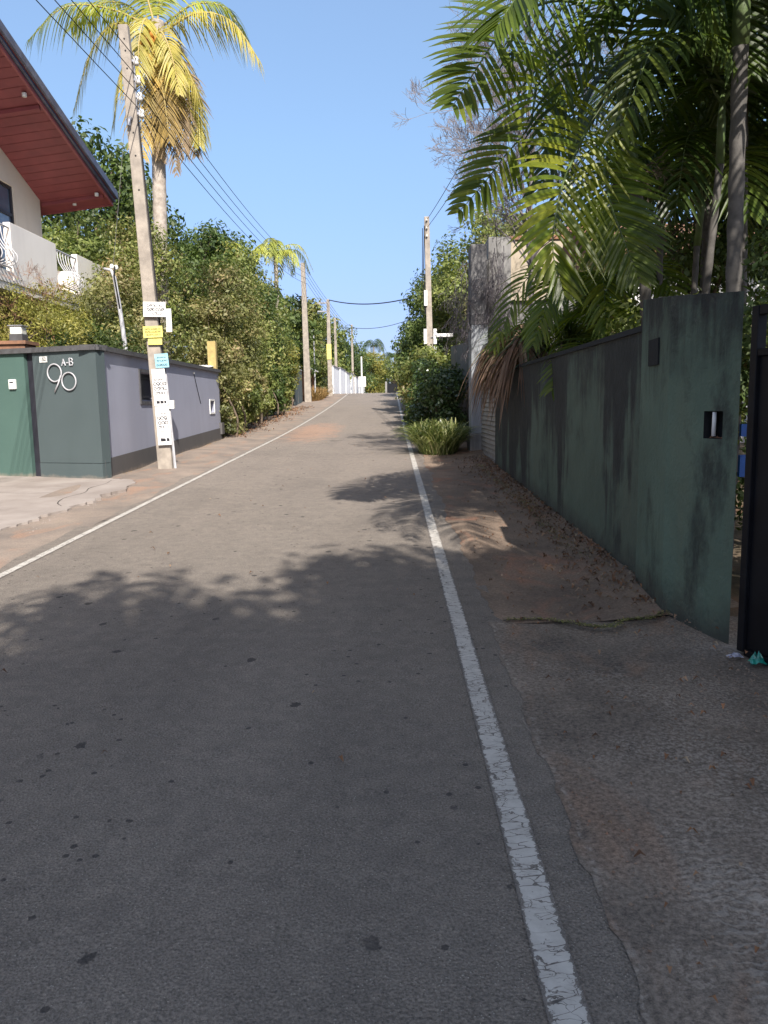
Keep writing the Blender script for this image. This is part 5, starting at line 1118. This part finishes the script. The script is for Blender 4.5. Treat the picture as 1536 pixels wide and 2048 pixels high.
FR = {
 'F1': ([(2.05, 7.5, 4.77), (1.69, 7.3, 5.02), (1.29, 7.0, 4.89), (.92, 6.7, 4.53), (.7, 6.5, 4.19), (.5, 6.3, 3.85)], (.1, -1, .25), 'areca_lit', .62),
 'F2': ([(2.04, 7.5, 4.51), (1.73, 7.5, 4.62), (1.49, 7.4, 4.52), (1.32, 7.3, 4.34), (1.25, 7.2, 4.01), (1.02, 7.1, 3.73), (.82, 7.0, 3.47), (.59, 6.9, 3.21)], (.15, -1, .3), 'areca_lit', .50),
 'F3': ([(2.01, 7.4, 4.43), (1.76, 7.1, 4.0), (1.6, 6.9, 3.71), (1.44, 6.7, 3.39), (1.36, 6.6, 3.11), (1.32, 6.5, 2.8), (1.41, 6.5, 2.46)], (.3, -1, .2), 'areca_lit', .56),
 'F4': ([(2.05, 7.3, 4.03), (1.89, 7.1, 3.63), (1.88, 6.9, 3.29), (1.96, 6.8, 2.98), (2.09, 6.7, 2.58)], (-.3, -1, .1), 'areca_lit', .5),
 'F5': ([(2.02, 7.2, 4.84), (1.64, 6.6, 4.96), (1.25, 6.2, 4.76), (.96, 6.0, 4.49), (.77, 5.9, 4.2)], (0, -.3, 1), 'areca_lit', .62),
 'F7': ([(2.16, 7.5, 4.3), (2.47, 7.8, 4.76), (2.92, 8.0, 4.83), (3.3, 8.2, 4.5)], (0, -.5, 1), 'areca', .55),
 'F8': ([(2.08, 7.4, 4.61), (2.16, 7.0, 4.93), (2.42, 6.8, 4.98), (2.71, 6.7, 4.6), (2.88, 6.6, 4.16)], (.1, -1, .3), 'areca', .6),
}
for i, (k, (p, ref, mt, L)) in enumerate(FR.items()): frond(p, ref, 34, L*1.08, .024, mt, pa, 400+i, droop=.22, v=.2, rr=.018)
def areca(base, top_, label, seed, n=8, L=1.9, tr=.05, mat='areca', fl=.55, shaft=.7, trm='darktrunk', lo=-.2):
    g = random.Random(seed); b, t = Vector(base), Vector(top_); e = empty('areca_palm', base, label, 'palm', AP); m = MB()
    mid = b.lerp(t, .5)+Vector((g.uniform(-.06, .06), 0, 0)); cv = smooth_curve([b-Vector((0, 0, .2)), mid, t], 36); m.tube(cv, [tr+(tr*.12 if i % 3 == 0 else 0) for i in range(37)], 8); m.build('trunk', M[trm], e, smooth=True)
    t2 = t+Vector((g.uniform(-.05, .05), g.uniform(-.05, .05), shaft)); m = MB(); m.tube([t, t.lerp(t2, .5), t2], [tr*1.15, tr*1.1, tr*.4], 8); m.build('crownshaft', M['shaft'], e, smooth=True)
    for k in range(n):
        a = 2*PI*k/n+g.uniform(-.35, .35); hd = Vector((math.cos(a), math.sin(a), 0)); el = g.uniform(.15, 1.1); s = L*g.uniform(.8, 1.1); q = t.lerp(t2, g.uniform(.6, 1))
        p = [q, q+hd*s*.28+Vector((0, 0, s*.35*el)), q+hd*s*.62+Vector((0, 0, s*(.38*el-.08))), q+hd*s*.92+Vector((0, 0, s*(.15*el-.45)))]
        frond(p, (g.uniform(-.3, .3), g.uniform(-.6, 0), 1), 30, fl, .022, mat, e, seed*37+k, droop=.4, v=.25, rr=.013)
    return e
areca((2.86, 6.6, .2), (2.80, 6.6, 4.35), 'thick ringed palm stem rising above the gate pillar', 81, 10, 2.0, .062)
areca((2.85, 7.4, .2), (3.0, 7.4, 3.7), 'leaning pale palm stem left of the thick ringed one', 82, 9, 1.8, .036)
areca((3.04, 9.0, .2), (3.02, 9.0, 3.9), 'slim straight palm stem above the green wall end of the pillar', 83, 6, 1.7, .036)
areca((3.1, 8.5, .2), (3.24, 8.5, 3.2), 'low slim palm with dense crown behind the pillar', 84, 9, 1.5, .032)
areca((3.7, 7.2, .2), (3.8, 7.2, 4.3), 'palm at the right edge behind the black gate', 85, 10, 1.9, .05)
areca((3.9, 10.2, .3), (4.0, 10.2, 4.8), 'palm in the back row behind the thick ringed stem', 86, 10, 2.0, .05)
areca((3.5, 8.0, .2), (3.45, 8.0, 4.5), 'palm with thin dark stem just right of the pale leaning one', 93, 11, 1.9, .04)
areca((5.2, 9.2, .3), (5.2, 9.2, 4.2), 'rearmost right palm in the garden', 87, 9, 2.0, .05)
areca((2.7, 9.8, .3), (2.55, 9.8, 2.4), 'young palm with bright low fronds behind the green wall', 88, 8, 1.35, .03, 'areca_lit', .5, .4)
areca((2.9, 9.4, .3), (2.85, 9.4, 1.9), 'short young palm leaning to the lane over the wall top', 89, 7, 1.3, .028, 'areca_lit', .5, .35)
# palms and shade trees beside and behind the camera position (they throw the foreground shade)
areca((3.2, 3.6, .1), (3.0, 3.4, 4.6), 'palm inside the garden just behind the black gate', 90, 10, 2.0, .055)
tree('shade_tree', (4.6, -5.2, gz(-5)), (2.0, -5.9, 7.2), (3.3, 3.7, 2.0), 'broad shade tree standing behind the camera on the right', 'tree', 'leaf_dark', 30000, .24, 90, 91, .3, 'shade trees behind the camera', shell=.15, low=-1)
tree('shade_tree', (4.4, -2.4, gz(-2)), (3.75, -2.5, 6.6), (1.7, 1.5, 1.3), 'smaller shade tree standing just behind the camera beside the black gate', 'tree', 'leaf_dark', 12000, .16, 50, 95, .12, 'shade trees behind the camera', shell=.1, low=-1)
tree('shade_tree', (5.5, -13, gz(-13)), (3.0, -11.2, 9.8), (3.6, 4.0, 2.6), 'taller shade tree farther behind the camera', 'tree', 'leaf_mid', 26000, .30, 80, 92, .35, 'shade trees behind the camera', shell=.15, low=-1)

# ------------------------------------------------------------------ small ground clutter
def scatter(name, n, f, size, mat, label, seed, curl=.4):
    g = random.Random(seed); m = MB()
    for _ in range(n):
        x, y = f(g); s = size*g.uniform(.5, 1.4); a = g.uniform(0, 2*PI); z = gz(y)+max(0, x-1.35)*.10+.014
        d = Vector((math.cos(a), math.sin(a), g.uniform(-.15, .3))); P_ = [Vector((x, y, z))+d*s*t+Vector((0, 0, curl*s*math.sin(PI*t))) for t in (0, .5, 1)]
        m.ribbon(P_, [s*.08, s*.26, s*.03], Vector((g.uniform(-.4, .4), g.uniform(-.4, .4), 1)), g.random(), fold=.4)
    o = m.build(name, M[mat], None, (0, 0, 0)); setp(o, label, 'leaves', kind='stuff')
scatter('fallen_leaves', 1500, lambda g: (min(1.86, 1.9-abs(g.gauss(0, .28))), g.uniform(5.2, 16)), .04, 'litter', 'brown fallen leaves along the foot of the green wall', 1)
scatter('scattered_leaves', 260, lambda g: (g.uniform(.7, 2.0), g.uniform(1.8, 9)), .030, 'litter', 'sparse dry leaves on the right verge', 2)
scatter('road_leaves', 60, lambda g: (g.uniform(-3.3, .4), g.uniform(3, 22)), .035, 'litter', 'few tiny dry leaves on the asphalt', 3)
scatter('hedge_litter', 1600, lambda g: (-5.3+abs(g.gauss(0, .42)), g.uniform(22.8, 44)), .08, 'litter', 'brown leaf litter at the foot of the left hedge', 5)
m = MB(); g = random.Random(6)
for _ in range(6000):
    y = g.uniform(1.5, 15); x = min(1.88, g.choice((1.9-abs(g.gauss(0, .16)), g.uniform(.66, 1.9)))); pebble(m, x, y, gz(y)+max(0, x-1.35)*.08+.008, g.uniform(.002, .010), g)
setp(m.build('gravel', M['rverge']), 'fine gravel and grit scattered over the right verge', 'gravel', kind='stuff')
def weedline(name, pts, n, L, seed, label, mat='leaf_olive', sp=.05, w_=.007):
    g = random.Random(seed); cv = smooth_curve(pts, 60); m = MB()
    for _ in range(n):
        c = cv[g.randint(0, 60)]+Vector((g.gauss(0, sp), g.gauss(0, sp), 0)); a = g.uniform(0, 2*PI); hd = Vector((math.cos(a)*.8, math.sin(a)*.8, g.uniform(.3, 1.1))).normalized(); l = L*g.uniform(.4, 1.2)
        m.ribbon([c+hd*l*t-Vector((0, 0, .5*l*t*t)) for t in (0, .35, .7, 1)], [w_*.6, w_, w_*.8, w_*.1], Vector((0, 0, 1)), g.random())
    setp(m.build(name, M[mat], None, (0, 0, 0)), label, 'weeds', kind='stuff')
G = lambda x, y, e=.03: (x, y, gz(y)+e)
weedline('crack_weeds', [G(.75, 5.03, .02), G(.95, 5.05, .015), G(1.12, 4.96, .02), G(1.26, 4.84), G(1.4, 4.83), G(1.5, 4.92, .04), G(1.66, 4.93, .05), G(1.8, 5.03, .06)], 620, .032, 1, 'thin weeds growing in the crack across the verge', sp=.016, w_=.004)
weedline('wall_weeds', [G(1.62, 14.5), G(1.66, 12), G(1.70, 10), G(1.68, 8.4), G(1.72, 7.2), G(1.8, 6)], 1100, .05, 2, 'small weeds along the foot of the green wall', sp=.05, w_=.006)
weedline('dry_weeds', [G(1.70, 12), G(1.72, 9), G(1.78, 6.5), G(1.78, 5.3)], 500, .09, 4, 'dry grass stalks at the foot of the green wall', 'drygrass', .06, .003)
weedline('plinth_weeds', [G(-4.85, 22.3), G(-4.85, 18), G(-4.85, 14)], 160, .07, 3, 'tiny weeds along the grey wall plinth', 'drygrass', .04, .004)
# crack ribbon across the verge
m = MB(); cp = [G(.72, 5.03, .014), G(.95, 5.05, .014), G(1.12, 4.96, .016), G(1.26, 4.84, .022), G(1.4, 4.83, .03), G(1.5, 4.92, .036), G(1.66, 4.93, .05), G(1.8, 5.03, .064)]
m.ribbon(smooth_curve(cp, 40), [.006+.008*g.random() for _ in range(41)], Vector((0, 0, 1))); setp(m.build('verge_crack', M['tar']), kind='structure')
